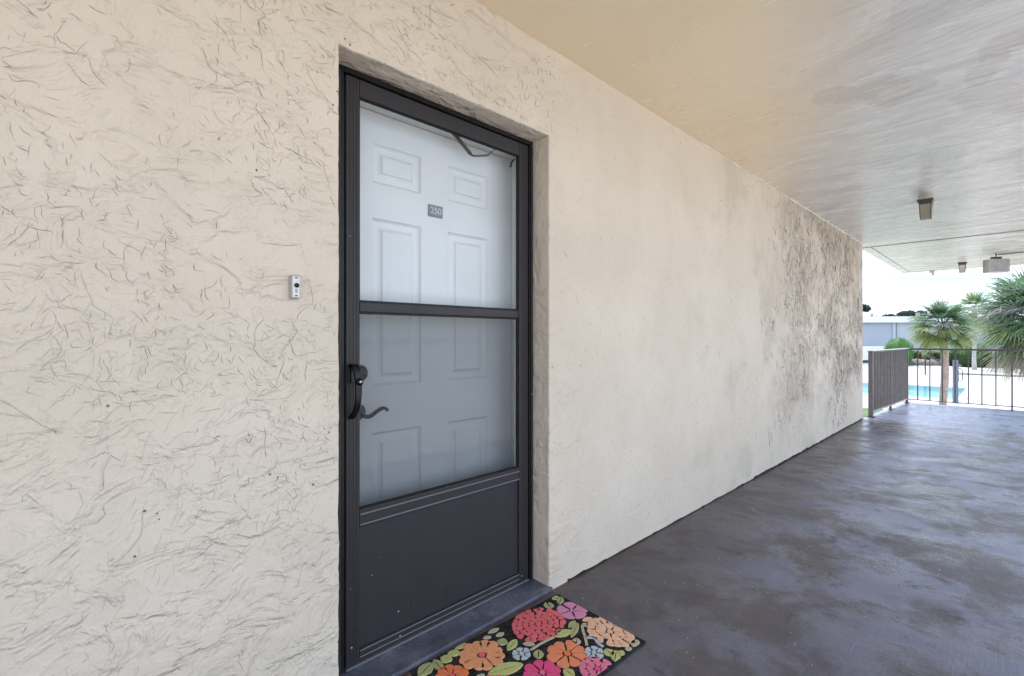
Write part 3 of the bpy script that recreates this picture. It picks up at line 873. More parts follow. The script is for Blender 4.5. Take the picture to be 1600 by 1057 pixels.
dg = bpy.context.evaluated_depsgraph_get()
me = bpy.data.meshes.new_from_object(to.evaluated_get(dg)); me.name = 'room_number'
me.materials.clear(); me.materials.append(M['numeral'])
bpy.data.objects.remove(to)
tn = bpy.data.objects.new('room_number', me); link(tn, npl)
tn.location = (1.192 - 0.745, -0.0062, 1.701 - 0.026); tn.rotation_euler = (math.pi / 2, 0, 0)

# ================================================================== DOORBELL
bell = thing('doorbell', 'small white rectangular doorbell with black button on the stucco left of door', 'doorbell', (0.531, 0, 1.316))
bm = B(); frustum(bm, 0, 0, -1, 1, 1, 1, 1, 1); bm.free()
bm = B(); box(bm, -0.0135, 0.0135, -0.016, 0.002, -0.034, 0.034, 0.002); obj('bell_base', bm, M['grey_plastic'], bell)
bm = B(); box(bm, -0.0105, 0.0105, -0.0215, -0.0163, -0.0315, 0.0315, 0.002, 2); fp = obj('face_plate', bm, M['white_plastic'], bell)
for z_ in (-0.026, 0.026):
    bm = B(); box(bm, -0.004, 0.004, -0.0225, -0.0217, z_ - 0.0015, z_ + 0.0015, 0.0003); obj('screw_slot', bm, M['joint'], fp)
bm = B(); tube(bm, [(0.001, -0.0218, 0.004), (0.001, -0.0255, 0.004), (0.001, -0.0275, 0.004)], [0.0068, 0.0066, 0.004], 18); obj('button', bm, M['black'], bell, True)
bm = B(); box(bm, -0.003, 0.004, -0.0226, -0.0217, -0.018, -0.006, 0.0003); obj('light_window', bm, M['grey_plastic'], bell)

# ================================================================== DOORMAT
MA = R(2.3)
mo = Vector((1.671, -0.050, 0.0))
mat = thing('doormat', 'black doormat with raised coral, orange, pink and peach flowers below the storm door', 'doormat', mo)
MU = Vector((-math.cos(MA), math.sin(MA), 0)); MV = Vector((-math.sin(MA), -math.cos(MA), 0))
def mp(u, v, z=0.0): return MU * (u / 100) + MV * (v / 100) + Vector((0, 0, z))
MZ = 0.009
MC = {k: fuzz_material("mat_" + k, c) for k, c in dict(black=(0.016, 0.015, 0.016), coral=(0.78, 0.155, 0.175), orange=(0.84, 0.36, 0.17), orange_red=(0.84, 0.22, 0.09), deep_orange=(0.84, 0.27, 0.13),
      peach=(0.86, 0.50, 0.33), pink=(0.66, 0.27, 0.42), hot_pink=(0.78, 0.085, 0.23), olive=(0.42, 0.42, 0.20), lime=(0.52, 0.53, 0.20), ice=(0.50, 0.55, 0.60), tan=(0.52, 0.47, 0.32), rose=(0.76, 0.20, 0.31)).items()}
bm = B()
cs = [mp(0, 0), mp(76, 0), mp(76, 45.7), mp(0, 45.7)]
prism(bm, [(c.x, c.y) for c in cs], 0.0005, MZ - 0.001)
bmesh.ops.bevel(bm, geom=[e for e in bm.edges], offset=0.002, segments=1, affect='EDGES')
bmesh.ops.recalc_face_normals(bm, faces=bm.faces)
obj('mat_base', bm, MC['black'], mat)
rm = random.Random(12)
def clampm(u, v): return (min(75.2, max(0.7, u)), min(45.0, max(0.7, v)))
def patch(bm, outline, z=0.0034):
    """raised tufted patch with a chamfered rim"""
    outline = [clampm(*p) for p in outline]
    cu_ = sum(p[0] for p in outline) / len(outline); cv = sum(p[1] for p in outline) / len(outline)
    lo = [bm.verts.new(mp(u, v, MZ - 0.001)) for u, v in outline]
    hi = [bm.verts.new(mp(cu_ + (u - cu_) * 0.93, cv + (v - cv) * 0.93, MZ - 0.001 + z)) for u, v in outline]
    n = len(outline)
    for k in range(n): bm.faces.new((lo[k], lo[(k + 1) % n], hi[(k + 1) % n], hi[k]))
    bm.faces.new(hi)
def petal(bm, u, v, a, r0, r1, w0, w1, k=1.0, asp=(1, 1), rot=0):
    pts = []
    prof = [(0, w0), (0.35, w0 + (w1 - w0) * 0.45), (0.68, w1), (0.88, w1 * 0.82), (1.0, w1 * 0.30)]
    for sgn in (1, -1):
        seq = prof if sgn > 0 else prof[::-1]
        for t_, w in seq:
            r = r0 + (r1 - r0) * t_
            x_, y_ = r, sgn * w * (1 + rm.uniform(-.08, .08))
            X = x_ * math.cos(a) - y_ * math.sin(a); Y = x_ * math.sin(a) + y_ * math.cos(a)
            X *= asp[0]; Y *= asp[1]
            pts.append((u + X * math.cos(rot) - Y * math.sin(rot), v + X * math.sin(rot) + Y * math.cos(rot)))
    if all(p[0] < 0.7 or p[0] > 75.2 or p[1] < 0.7 or p[1] > 45.0 for p in pts): return
    patch(bm, pts)
def flower(u, v, r, n, c, cc=None, rc=None, asp=(1, 1), rot=0, ph=0.0, rings=1, nm='flower'):
    r *= 1.05
    bm = B(); rc = rc if rc is not None else r * 0.2
    if rings == 1:
        for i in range(n):
            a = ph + i * 2 * math.pi / n + rm.uniform(-.07, .07)
            rr_ = r * rm.uniform(0.9, 1.07)
            petal(bm, u, v, a, rc * 1.15, rr_, rc * 0.28, math.pi * rr_ / n * (0.78 if n < 9 else 0.92), asp=asp, rot=rot)
    else:
        for q in range(rings):
            f0, f1 = q / rings, (q + 1) / rings
            nn = int(7 + (n - 7) * (q / max(1, rings - 1)))
            for i in range(nn):
                a = ph + q * 0.3 + i * 2 * math.pi / nn + rm.uniform(-.08, .08)
                petal(bm, u, v, a, rc + (r - rc) * f0 * 1.0 + r * 0.02, (rc + (r - rc) * f1) * rm.uniform(0.96, 1.05), math.pi * (rc + (r - rc) * f0 + .1) / nn * 0.65, math.pi * (rc + (r - rc) * f1) / nn * 0.95, asp=asp, rot=rot)
    fo = obj(nm, bm, MC[c], mat)
    if cc:
        bm = B(); patch(bm, [(u + rc * 0.85 * math.cos(k / 10 * 6.283) * asp[0], v + rc * 0.85 * math.sin(k / 10 * 6.283) * asp[1]) for k in range(10)], 0.004)
        obj('flower_centre', bm, MC[cc], fo)
    return fo
def leaf(u0, v0, u1, v1, w, c, vein=True):
    w *= 1.25
    bm = B()
    du, dv = u1 - u0, v1 - v0; L = math.hypot(du, dv); du /= L; dv /= L
    for sgn in ((1, -1) if vein else (0,)):
        prof = [(0, 0.0), (0.2, 0.62), (0.45, 1.0), (0.7, 0.85), (0.9, 0.42), (1.0, 0.0)]
        if vein:
            pts = [(t_, 0.12 * (1 if 0 < t_ < 1 else 0.3)) for t_ in (0, 0.5, 1.0)] + [(t_, q + .12) for t_, q in prof[::-1]]
            out = [(u0 + du * L * t_ - dv * sgn * q * w, v0 + dv * L * t_ + du * sgn * q * w) for t_, q in pts]
        else:
            out = [(u0 + du * L * t_ - dv * q * w, v0 + dv * L * t_ + du * q * w) for t_, q in prof] + [(u0 + du * L * t_ + dv * q * w, v0 + dv * L * t_ - du * q * w) for t_, q in prof[-2:0:-1]]
        patch(bm, out)
    obj('leaf', bm, MC[c], mat)
def stem(pts, w, c='tan'):
    bm = B(); P_ = smooth_path([(p[0], p[1], 0) for p in pts], 4)
    L1, L2 = [], []
    for i, p in enumerate(P_):
        d = (P_[min(i + 1, len(P_) - 1)] - P_[max(i - 1, 0)]).normalized()
        L1.append((p.x - d.y * w, p.y + d.x * w)); L2.append((p.x + d.y * w, p.y - d.x * w))
    for i in range(len(P_) - 1):
        patch(bm, [L1[i], L1[i + 1], L2[i + 1], L2[i]])
    obj('stem', bm, MC[c], mat)
flower(23.0, 10.6, 11.2, 22, 'coral', 'coral', 1.5, asp=(1.02, 0.86), rot=0.1, rings=4)
flower(51.8, 10.3, 8.4, 12, 'orange', 'coral', 1.5, ph=0.2)
flower(28.0, 30.6, 7.4, 8, 'deep_orange', 'orange_red', 1.5, ph=0.5)
flower(5.6, 33.0, 9.0, 16, 'peach', 'peach', 1.4, asp=(0.9, 1.1), rings=2, ph=0.2)
flower(5.6, 13.2, 6.0, 5, 'pink', 'pink', 0.9, ph=0.3)
flower(40.6, 19.6, 3.4, 6, 'ice', 'ice', 1.1, ph=0.1)
flower(20.3, 36.8, 3.4, 6, 'ice', 'ice', 1.1, ph=0.6)
flower(42.0, 31.6, 6.2, 8, 'hot_pink', 'rose', 1.2, ph=0.3)
flower(26.4, 43.2, 5.9, 9, 'rose', 'hot_pink', 1.3, ph=0.1, rings=2)
flower(66.4, 12.4, 5.8, 9, 'orange_red', 'coral', 1.2, ph=0.1)
flower(58.5, 27.0, 6.5, 10, 'coral', 'orange', 1.3, ph=0.1)
flower(70.0, 26.0, 5.0, 7, 'pink', 'pink', 1.0, ph=0.1)
flower(60.0, 40.0, 6.0, 9, 'peach', 'orange', 1.2, ph=0.1)
flower(10.0, 4.0, 2.0, 4, 'olive', None, 0.4, ph=0.4)
for a in [(75.0, 5.0, 67.8, 1.8, 1.9, 'olive'), (66.4, 0.9, 67.2, 7.5, 1.3, 'olive'), (64.0, 1.6, 61.6, 5.6, 1.6, 'lime'), (60.8, 1.4, 57.0, 4.4, 1.3, 'lime'), (57.4, 1.1, 52.2, 1.2, 1.0, 'lime'),
          (42.6, 8.0, 40.2, 11.4, 1.5, 'olive'), (43.2, 14.8, 36.4, 12.2, 1.3, 'lime'), (36.4, 15.6, 33.2, 19.0, 0.8, 'tan'), (42.0, 1.8, 36.8, 2.3, 0.8, 'tan'), (41.0, 5.4, 37.3, 6.0, 0.8, 'tan'), (45.5, 3.0, 42.6, 4.6, 0.7, 'tan'),
          (56.5, 19.6, 44.0, 24.0, 2.2, 'lime'), (34.4, 22.2, 38.0, 25.6, 1.4, 'olive'), (24.2, 20.6, 16.2, 22.4, 1.5, 'lime'), (15.8, 20.4, 10.2, 19.2, 0.9, 'olive'), (18.6, 27.0, 21.6, 29.6, 1.2, 'tan'), (20.0, 25.4, 10.4, 20.8, 1.0, 'olive'),
          (9.6, 22.3, 9.2, 25.2, 0.8, 'tan'), (5.6, 1.8, 1.6, 1.9, 1.2, 'olive'), (6.0, 6.4, 1.2, 3.2, 1.2, 'olive'), (8.0, 21.0, 3.6, 22.6, 1.0, 'peach'), (15.6, 38.4, 16.8, 42.6, 1.5, 'lime'), (18.6, 44.8, 13.2, 41.6, 1.4, 'lime'), (13.2, 42.4, 12.8, 45.0, 1.0, 'lime'),
          (6.8, 44.2, 2.0, 43.6, 1.2, 'tan'), (10.4, 43.6, 7.8, 44.6, 0.9, 'tan'), (35.2, 35.4, 35.4, 40.2, 1.5, 'lime'), (34.0, 43.0, 40.0, 40.0, 1.4, 'olive'), (49.0, 28.0, 50.0, 34.0, 1.5, 'olive'), (50.0, 42.0, 43.0, 40.0, 1.6, 'lime'),
          (74.0, 16.0, 71.5, 20.0, 1.2, 'lime'), (67.0, 33.0, 72.0, 36.0, 1.5, 'olive'), (62.0, 19.5, 57.5, 18.9, 1.0, 'tan')]:
    leaf(*a)
stem([(36.6, 20.3), (30.0, 20.2), (24.6, 20.8)], 0.45)
stem([(10.6, 23.0), (13.4, 26.0), (16.0, 29.2), (19.0, 32.4)], 0.55)
stem([(15.9, 29.0), (13.5, 31.5), (14.8, 34.2), (15.2, 37.0)], 0.6, 'ice')

# ================================================================== RAILINGS
RZ = 0.975
def railing(name, label, p0, p1, posts, balusters, cap_w, capm, bm_w=0.014, bot=0.065, rm_='rail'):
    p0, p1 = Vector(p0), Vector(p1); d = (p1 - p0); L = d.length; ang = math.atan2(d.y, d.x)
    root = thing(name, label, 'railing', p0, ang)
    bm = B(); box(bm, -0.03, L + 0.0, -cap_w / 2, cap_w / 2, RZ - 0.012, RZ, 0.003); obj('top_rail', bm, capm, root)
    bm = B(); box(bm, 0, L, -0.011, 0.011, RZ - 0.030, RZ - 0.0125, 0.001); obj('sub_rail', bm, M[rm_], root)
    bm = B(); box(bm, 0, L, -cap_w * 0.32, cap_w * 0.32, bot, bot + 0.014, 0.002); obj('bottom_rail', bm, capm, root)
    for x_, w in posts:
        bm = B(); box(bm, x_ - w / 2, x_ + w / 2, -w / 2, w / 2, 0.006, RZ - 0.013, 0.003)
        po = obj('post', bm, M[rm_], root)
        bm = B(); box(bm, x_ - w * 0.95, x_ + w * 0.95, -w * 0.95, w * 0.95, 0.0005, 0.006, 0.001); obj('base_plate', bm, M['frame'], po)
    b0 = None
    for x_ in balusters:
        if b0 is None:
            bm = B(); box(bm, -bm_w / 2, bm_w / 2, -bm_w / 2, bm_w / 2, bot + 0.0145, RZ - 0.0305, 0.001)
            b0 = obj('baluster', bm, M[rm_], root); b0.location = (x_, 0, 0)
        else:
            same('baluster', b0, root, (x_, 0, 0))
    return root
C0 = Vector((11.10, -0.187, 0)); N0 = Vector((8.69, -0.045, 0))
Ls = (C0 - N0).length
railing('side_railing', 'short brown balustrade running from the wall end to the walkway corner, flat grey cap', N0, C0 - (C0 - N0).normalized() * 0.02, [(0.02, 0.055), (1.18, 0.03), (Ls - 0.05, 0.04)],
        [0.088 * k + 0.11 for k in range(26) if abs(0.088 * k + 0.11 - 1.18) > 0.035], 0.075, M['railcap'], 0.02, 0.065, 'rail_grey')
railing('end_railing', 'thin dark railing across the walkway end with widely spaced balusters', (11.10, -0.187, 0), (11.10, FY0 + 0.05, 0), [(1.30, 0.02), (2.08, 0.04)],
        [0.141 + 0.1628 * k for k in range(12) if k not in (7,)], 0.034, M['rail'], 0.0165, 0.055)

# ================================================================== CEILING FITTINGS
def ceiling_light(loc, label, diff, z=CEIL):
    root = thing('ceiling_light', label, 'light', (loc[0], loc[1], z), 0, 'square downlights on the walkway ceiling')
    bm = B(); frustum(bm, 0, 0, -0.001, -0.045, 0.122, 0.122, 0.094, 0.094); obj('fixture_base', bm, M['fixture'], root)
    bm = B(); frustum(bm, 0, 0, -0.0455, -0.185, 0.088, 0.088, 0.074, 0.074)
    bmesh.ops.recalc_face_normals(bm, faces=bm.faces); sh = obj('shade', bm, diff, root)
    for sx_, sy_ in ((-1, -1), (1, -1), (1, 1), (-1, 1)):
        bm = B(); obox(bm, (sx_ * 0.044, sy_ * 0.044, -0.046), (sx_ * 0.0372, sy_ * 0.0372, -0.187), 0.006, 0.006); obj('corner_bar', bm, M['fixture'], sh)
    return root
ceiling_light((6.15, -0.90), 'square bronze ceiling light with tan shade, the nearer one over the walkway', M['diffuser'])
ceiling_light((11.80, -0.87), 'smaller looking square ceiling light with pale shade far out under the canopy', M['diffuser2'], CEIL + 0.005)
bx = thing('ribbed_light_box', 'wide grey ribbed light box hanging from two dark clamps under the canopy', 'light', (10.92, -1.31, CEIL + 0.006), R(-58))
bm = B(); box(bm, -0.135, 0.135, -0.07, 0.07, -0.305, -0.095, 0.004); hs = obj('lamp_housing', bm, M['diffuser2'], bx)
rib0 = None
for i in range(15):
    x_ = -0.130 + i * 0.01857
    for y_ in (-0.0745, 0.0745):
        if rib0 is None:
            bm = B(); box(bm, -0.0035, 0.0035, -0.004, 0.004, -0.30, -0.10, 0.001); rib0 = obj('rib', bm, M['diffuser2'], hs); rib0.location = (x_, y_, 0)
        else: same('rib', rib0, hs, (x_, y_, 0))
for i in range(5):
    for x_ in (-0.1395, 0.1395): same('rib', rib0, hs, (x_, -0.052 + i * 0.026, 0))
for x_ in (-0.040, 0.040):
    bm = B(); box(bm, x_ - 0.020, x_ + 0.020, -0.03, 0.03, -0.094, -0.055, 0.002); obj('clamp', bm, M['fixture'], bx)
bm = B(); tube(bm, [(0.0, 0, -0.0945), (0.0, 0, -0.001)], 0.010, 10); obj('hanger', bm, M['conduit'], bx, True)
bm = B(); tube(bm, [(10.935, -1.335, CEIL - 0.012), (10.90, -1.6, CEIL - 0.012), (10.80, -2.2, CEIL - 0.012)], 0.010, 8)
tag(obj('conduit', bm, M['conduit'], None, True), 'thin brown conduit running along the ceiling to the ribbed light box', 'conduit')
bm = B(); box(bm, 12.80, 12.90, -0.41, -0.33, CEIL - 0.035, CEIL + 0.0015, 0.004); box(bm, 12.83, 12.89, -0.40, -0.36, CEIL - 0.09, CEIL - 0.036, 0.004)
tag(obj('eave_sensor', bm, M['diffuser2']), 'tiny grey sensor box on the canopy front edge', 'sensor')

# ================================================================== OUTSIDE
G = -2.8
def sheet(name, poly, z, m, parent=None, structure=True):
    bm = B(); f = bm.faces.new([bm.verts.new((p[0], p[1], z)) for p in poly])
    if f.normal.z < 0: f.normal_flip()
    bmesh.ops.recalc_face_normals(bm, faces=bm.faces)
    for f in bm.faces:
        f.normal_update()
        if f.normal.z < 0: f.normal_flip()
    return obj(name, bm, m, parent, kind='structure' if structure else None)
sheet('ground', [(900 * math.cos(k / 48 * 6.2832), 900 * math.sin(k / 48 * 6.2832)) for k in range(48)], G - 0.012, M['grass'])
sheet('unseen_apron', [(-200, -260), (300, -260), (300, -14), (33, -14), (33, -0.4), (12.2, -0.4), (12.2, 30), (8.5, 30), (8.5, -0.2), (-60, -0.2)], G - 0.008, M['apron'])  # unseen pale ground, spread wide to bounce light up to the ceiling
# pool deck: pale paving with a hole for the pool
deck = sheet('pool_deck', [(33.2, -50), (89, -16), (92, 0), (95.5, 10), (97, 24), (70, 40), (33.2, 40)], G - 0.004, M['concrete'])
for x_ in (37.0, 40.5, 56.0, 60.5, 66.0, 78.0, 83.0):
    bm = B(); box(bm, x_, x_ + 0.10, -30, 30, G - 0.0035, G + 0.000); obj('deck_joint', bm, M['jointline'], deck)
for x_ in (33.9, 35.7, 37.8, 39.6):
    bm = B(); box(bm, x_, x_ + 0.35, 2.6, 12, G + 0.0005, G + 0.004); obj('brick_band', bm, M['brickband'], deck)
bm = B(); box(bm, 70.0, 70.7, -20, 2.4, G, G + 0.16, 0.02); obj('deck_kerb', bm, M['jointline'], deck)
# swimming pool
pool = thing('swimming_pool', 'turquoise swimming pool with pale coping in the paving beyond the railing', 'pool', (46.6, 6.0, G))
def prect(bm, x0, x1, y0, y1, z0, z1): box(bm, x0 - 46.6, x1 - 46.6, y0 - 6.0, y1 - 6.0, z0 - G, z1 - G, 0.01)
bm = B()
prect(bm, 41.2, 41.7, 0.5, 15, G, G + 0.03); prect(bm, 51.5, 52.0, 0.5, 15, G, G + 0.03)
prect(bm, 41.701, 51.499, 0.5, 0.95, G, G + 0.03); prect(bm, 41.701, 51.499, 14.6, 15, G, G + 0.03)
obj('coping', bm, M['concrete'], pool)
bm = B(); box(bm, -4.9, 4.9, -5.05, 8.6, 0.001, 0.012); wo_ = obj('pool_water', bm, M['water'], pool)

def lawn(name, poly, z=G - 0.004): return sheet(name, poly, z, M['grass'])
lawn('lawn', [(12.4, -0.3), (33.1, -0.3), (33.1, 40), (12.4, 40)])
sheet('planting_bed', [(88.5, -16), (96, -16), (104, 16), (96.5, 16), (94, 8), (91, 0)], G + 0.0, M['soil'])

# ---- vegetation builders
def leaf_cloud(bm, c, rad, n, size, rnd, shell=0.6, flat=0.0):
    c = Vector(c)
    for i in range(n):
        while True:
            p = Vector((rnd.uniform(-1, 1), rnd.uniform(-1, 1), rnd.uniform(-1, 1)))
            if 0.01 < p.length <= 1: break
        p = p.normalized() * (shell + (1 - shell) * rnd.random() ** 0.5)
        bumpf = 1 + 0.10 * nz(p.x * 3 + c.x, p.y * 3 + c.y, p.z * 3)
        q = Vector((p.x * rad[0], p.y * rad[1], p.z * rad[2])) * bumpf + c
        nn = (p + Vector((rnd.gauss(0, .5), rnd.gauss(0, .5), rnd.gauss(0, .5)))).normalized()
        a = nn.orthogonal().normalized(); b = nn.cross(a)
        th = rnd.uniform(0, 6.28); a, b = a * math.cos(th) + b * math.sin(th), b * math.cos(th) - a * math.sin(th)
        s = size * rnd.uniform(0.6, 1.4)
        vs = [bm.verts.new(q + a * s), bm.verts.new(q + b * s * 0.5), bm.verts.new(q - a * s), bm.verts.new(q - b * s * 0.5)]
        bm.faces.new(vs)

def core(bm, c, rad, sub=2):
    g = bmesh.ops.create_icosphere(bm, subdivisions=sub, radius=1)
    for v in g['verts']:
        p = v.co.copy(); k = 1 + 0.12 * nz(p.x * 2 + c[0], p.y * 2 + c[1], p.z * 2)
        v.co = Vector((c[0] + p.x * rad[0] * k, c[1] + p.y * rad[1] * k, c[2] + p.z * rad[2] * k))

def bush(loc, rad, h, m, label, seed, n=2600, size=0.09):
    rnd = random.Random(seed)
    bm = B(); c = (0, 0, h * 0.46)
    core(bm, c, (rad * 0.93, rad * 0.93, h * 0.50), 3); leaf_cloud(bm, c, (rad, rad, h * 0.54), n, size, rnd, 0.9)
    root = thing('round_bush', label, 'bush', loc, 0)
    obj('foliage', bm, m, root)
    bm = B(); tube(bm, [(0, 0, 0), (0.02, 0, h * 0.25)], [0.12, 0.08], 8); obj('stem', bm, M['bark'], root)
    return root

def fan_leaf(elev, seed, nb=34, blade=0.8, pet=0.6, g_=0.2, wide=0.026, segs=4, spread=R(118)):
    """fan palm frond pointing along +X, raised by elev; blades bend under gravity"""
    rnd = random.Random(seed)
    bm = B()
    d = Vector((math.cos(elev), 0, math.sin(elev)))
    p = Vector((0, 0, 0)); path = [p.copy()]
    for k in range(5):
        p = p + d * pet / 5; path.append(p.copy()); d = (d + Vector((0, 0, -0.07 * g_ * 5))).normalized()
    tube(bm, path, [0.020, 0.017, 0.014, 0.012, 0.010, 0.007], 5)
    side = Vector((0, 1, 0)); up = side.cross(d) * -1
    tip = path[-1]
    for i in range(nb):
        f = (i + 0.5) / nb * 2 - 1
        a = f * spread + rnd.uniform(-.03, .03)
        dd = (d * math.cos(a) + side * math.sin(a)).normalized()
        dd = (dd + up * 0.22 * abs(f) + Vector((0, 0, rnd.uniform(-.08, .08)))).normalized()
        L = blade * (1 - 0.28 * abs(f) ** 2) * rnd.uniform(0.88, 1.08)
        pos = tip - d * 0.02 * (1 - abs(f)) * 0
        prev = None
        wv = dd.cross(up).normalized()
        ww = [0.30, 1.0, 0.85, 0.5, 0.05]
        gd = g_ * rnd.uniform(0.6, 1.5)
        for s in range(segs + 1):
            w = wide * ww[min(4, int(round(s * 4 / segs)))]
            wv = dd.cross(Vector((0, 0, 1)))
            wv = wv.normalized() if wv.length > 0.05 else side
            wv = (wv + up * 0.5 * (1 if i % 2 else -1)).normalized()
            cur = (bm.verts.new(pos + wv * w), bm.verts.new(pos - wv * w))
            if prev: bm.faces.new((prev[0], prev[1], cur[1], cur[0]))
            prev = cur
            pos = pos + dd * L / segs
            dd = (dd + Vector((0, 0, -gd * (0.4 + s)))).normalized()
    return bm

def fan_palm(name, label, base, crown_z, trunk_r, blade, pet, mix, nf, seed, trunk_m, boots=0, nb=30, wide=0.026, lean=0.0, e_hi=80, e_lo=-62, g_=0.16, roll=0.2):
    """mix: list of (elevation threshold, material list)"""
    rnd = random.Random(seed)
    root = thing(name, label, 'palm tree', base)
    H = crown_z - base[2]
    bm = B()
    pts = [(lean * (k / 8) ** 2, 0.04 * math.sin(k), H * k / 8) for k in range(9)]
    tube(bm, pts, [trunk_r * (1.25 if k == 0 else 1.0 + 0.04 * math.sin(k * 2.1)) for k in range(9)], 14)
    obj('trunk', bm, trunk_m, root, True)
    if boots:
        bm = B()
        for i in range(boots):
            a = i * 2.39996; z = H - 0.02 - (i / boots) * 0.62
            rr_ = trunk_r * 1.0
            c_ = Vector((pts[-1][0] + rr_ * math.cos(a), rr_ * math.sin(a), z))
            o_ = Vector((math.cos(a) * 0.65, math.sin(a) * 0.65, 0.75)).normalized()
            t_ = Vector((-math.sin(a), math.cos(a), 0)) * (1 if i % 2 else -1)
            obox(bm, c_ - o_ * 0.06, c_ + o_ * 0.13 + t_ * 0.07, 0.055, 0.022)
        obj('leaf_bases', bm, M['boot'], root, kind='stuff')
    protos = {}
    top = Vector(pts[-1])
    for i in range(nf):
        t_ = (i + 0.5) / nf
        el = e_hi + (e_lo - e_hi) * t_ + rnd.uniform(-7, 7)
        cls = round(el / 14)
        mats = next(ms for th_, ms in mix if el >= th_)
        mm = rnd.choice(mats); var = rnd.randint(0, 1)
        key = (cls, mm, var)
        if key not in protos:
            bm = fan_leaf(R(cls * 14), seed * 50 + cls * 3 + var, nb, blade, pet, g_, wide)
            o = obj('frond', bm, M[mm], root); protos[key] = o
        else:
            o = same('frond', protos[key], root)
        o.location = top + Vector((0, 0, 0.06 - 0.30 * t_))
        o.rotation_euler = (rnd.uniform(-roll, roll), rnd.uniform(-roll, roll) * .5, i * 2.39996 + rnd.uniform(-.15, .15))
        s_ = rnd.uniform(0.88, 1.1); o.scale = (s_, s_, s_)
    return root

fan_palm('fan_palm', 'fan palm with full green crown and reddish trunk behind the walkway railing', (26.75, 0.46, G), 1.62, 0.130, 0.74, 0.62,
         [(30, ['green', 'greygreen', 'green']), (0, ['green', 'yellowgreen', 'greygreen']), (-99, ['yellowgreen', 'yellowgreen', 'green'])], 42, 3, M['trunk'], 60, nb=34, wide=0.022, e_hi=88, e_lo=-38, g_=0.26, roll=0.4)
fan_palm('shaggy_fan_palm', 'huge shaggy fan palm with grey drooping fronds at the right, nearest the railing', (19.0, -2.12, G), 1.66, 0.22, 1.04, 0.76,
         [(28, ['green', 'green', 'greygreen']), (-12, ['greygreen', 'green', 'green', 'dead', 'green']), (-40, ['dead', 'green', 'greygreen', 'yellowgreen']), (-99, ['dead'])], 135, 5, M['trunk'], 0, nb=42, wide=0.014, e_hi=85, e_lo=-80, g_=0.20, roll=0.5)
fan_palm('distant_fan_palm', 'pale slim trunked fan palm far across the pool, yellowish hanging fronds', (81.9, 1.65, G), 4.5, 0.20, 1.7, 1.3,
         [(0, ['green', 'yellowgreen']), (-99, ['yellowgreen'])], 34, 8, M['trunk_pale'], 0, nb=24, wide=0.05, e_lo=-60, g_=0.2)
fan_palm('half_hidden_palm', 'palm mostly hidden behind the far end of the stucco wall, a few leaves showing', (66.0, 12.9, G), 2.9, 0.18, 0.75, 0.5,
         [(0, ['green', 'yellowgreen']), (-99, ['yellowgreen'])], 22, 11, M['trunk_pale'], 0, nb=20, wide=0.05)

# round bushes, hedge, rocks
bush((86.6, 9.55, G), 1.72, 3.92, M['bush'], 'clipped bright green domed bush above the left part of the railing', 21)
bush((89.5, 2.35, G), 2.15, 3.30, M['bush2'], 'darker green round bush between the two slimmer palm trunks', 22, 3200)
def hedge(name, label, p0, p1, w, h, m_top, m_low, seed, n):
    rnd = random.Random(seed); p0, p1 = Vector(p0), Vector(p1); d = p1 - p0; L = d.length
    root = thing(name, label, 'hedge', p0, math.atan2(d.y, d.x))
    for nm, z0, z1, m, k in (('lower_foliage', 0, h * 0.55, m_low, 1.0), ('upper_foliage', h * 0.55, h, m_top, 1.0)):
        bm = B(); box(bm, 0, L, -w * 0.46, w * 0.46, z0 + 0.01, z1 - 0.06)
        for i in range(n):
            q = Vector((rnd.uniform(0, L), rnd.choice((-1, 1)) * w * 0.5 * rnd.uniform(.9, 1.05), rnd.uniform(z0, z1))) if rnd.random() < 0.6 else Vector((rnd.uniform(0, L), rnd.uniform(-.5, .5) * w, z1 * (0.98 + 0.1 * nz(rnd.random() * 9, seed))))
            q.z += 0.12 * nz(q.x * 0.8, seed)
            a = Vector((rnd.gauss(0, 1), rnd.gauss(0, 1), rnd.gauss(0, 1))).normalized(); b = a.orthogonal().normalized(); s = rnd.uniform(.06, .16)
            bm.faces.new([bm.verts.new(q + a * s), bm.verts.new(q + b * s * .6), bm.verts.new(q - a * s), bm.verts.new(q - b * s * .6)])
        obj(nm, bm, m, root)
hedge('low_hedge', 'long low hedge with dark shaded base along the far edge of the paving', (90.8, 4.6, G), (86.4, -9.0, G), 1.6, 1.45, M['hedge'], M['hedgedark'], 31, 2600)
hedge('sage_hedge', 'pale sage clump of shrubs behind the boulders left of the palm', (93.0, 10.6, G), (95.0, 6.0, G), 1.6, 1.8, M['hedge'], M['hedge'], 32, 1500)
rk = random.Random(5)
BL = ['brown grey boulder beside the foot of the domed bush', 'boulder just left of the slanted arm pole', 'boulder behind the lower end of the slanting pole arm', 'smallest boulder, right beside the reddish palm trunk', 'boulder partly hidden by the side railing corner', 'boulder in the middle of the row beneath the domed bush']
for i, (x_, y_, s_) in enumerate(((89.0, 8.6, 0.95), (89.3, 7.1, 0.8), (90.4, 6.0, 0.9), (91.2, 5.0, 0.7), (88.4, 9.9, 0.7), (90.3, 7.9, 0.85))):
    bm = B(); bmesh.ops.create_icosphere(bm, subdivisions=3, radius=1)
    for v in bm.verts:
        p = v.co.copy(); k = 1 + 0.28 * nz(p.x * 1.3 + i * 7, p.y * 1.3, p.z * 1.3) + 0.08 * nz(p.x * 5 + i, p.y * 5, p.z * 5)
        v.co = Vector((p.x * s_ * 1.25 * k, p.y * s_ * k, max(-0.25, p.z * s_ * 0.8 * k)))
    o = obj('boulder', bm, M['rock']); o.location = (x_, y_, G + 0.2); o.rotation_euler = (0, 0, i * 1.3)
    tag(o, BL[i], 'boulder', 'boulders along the planting bed')

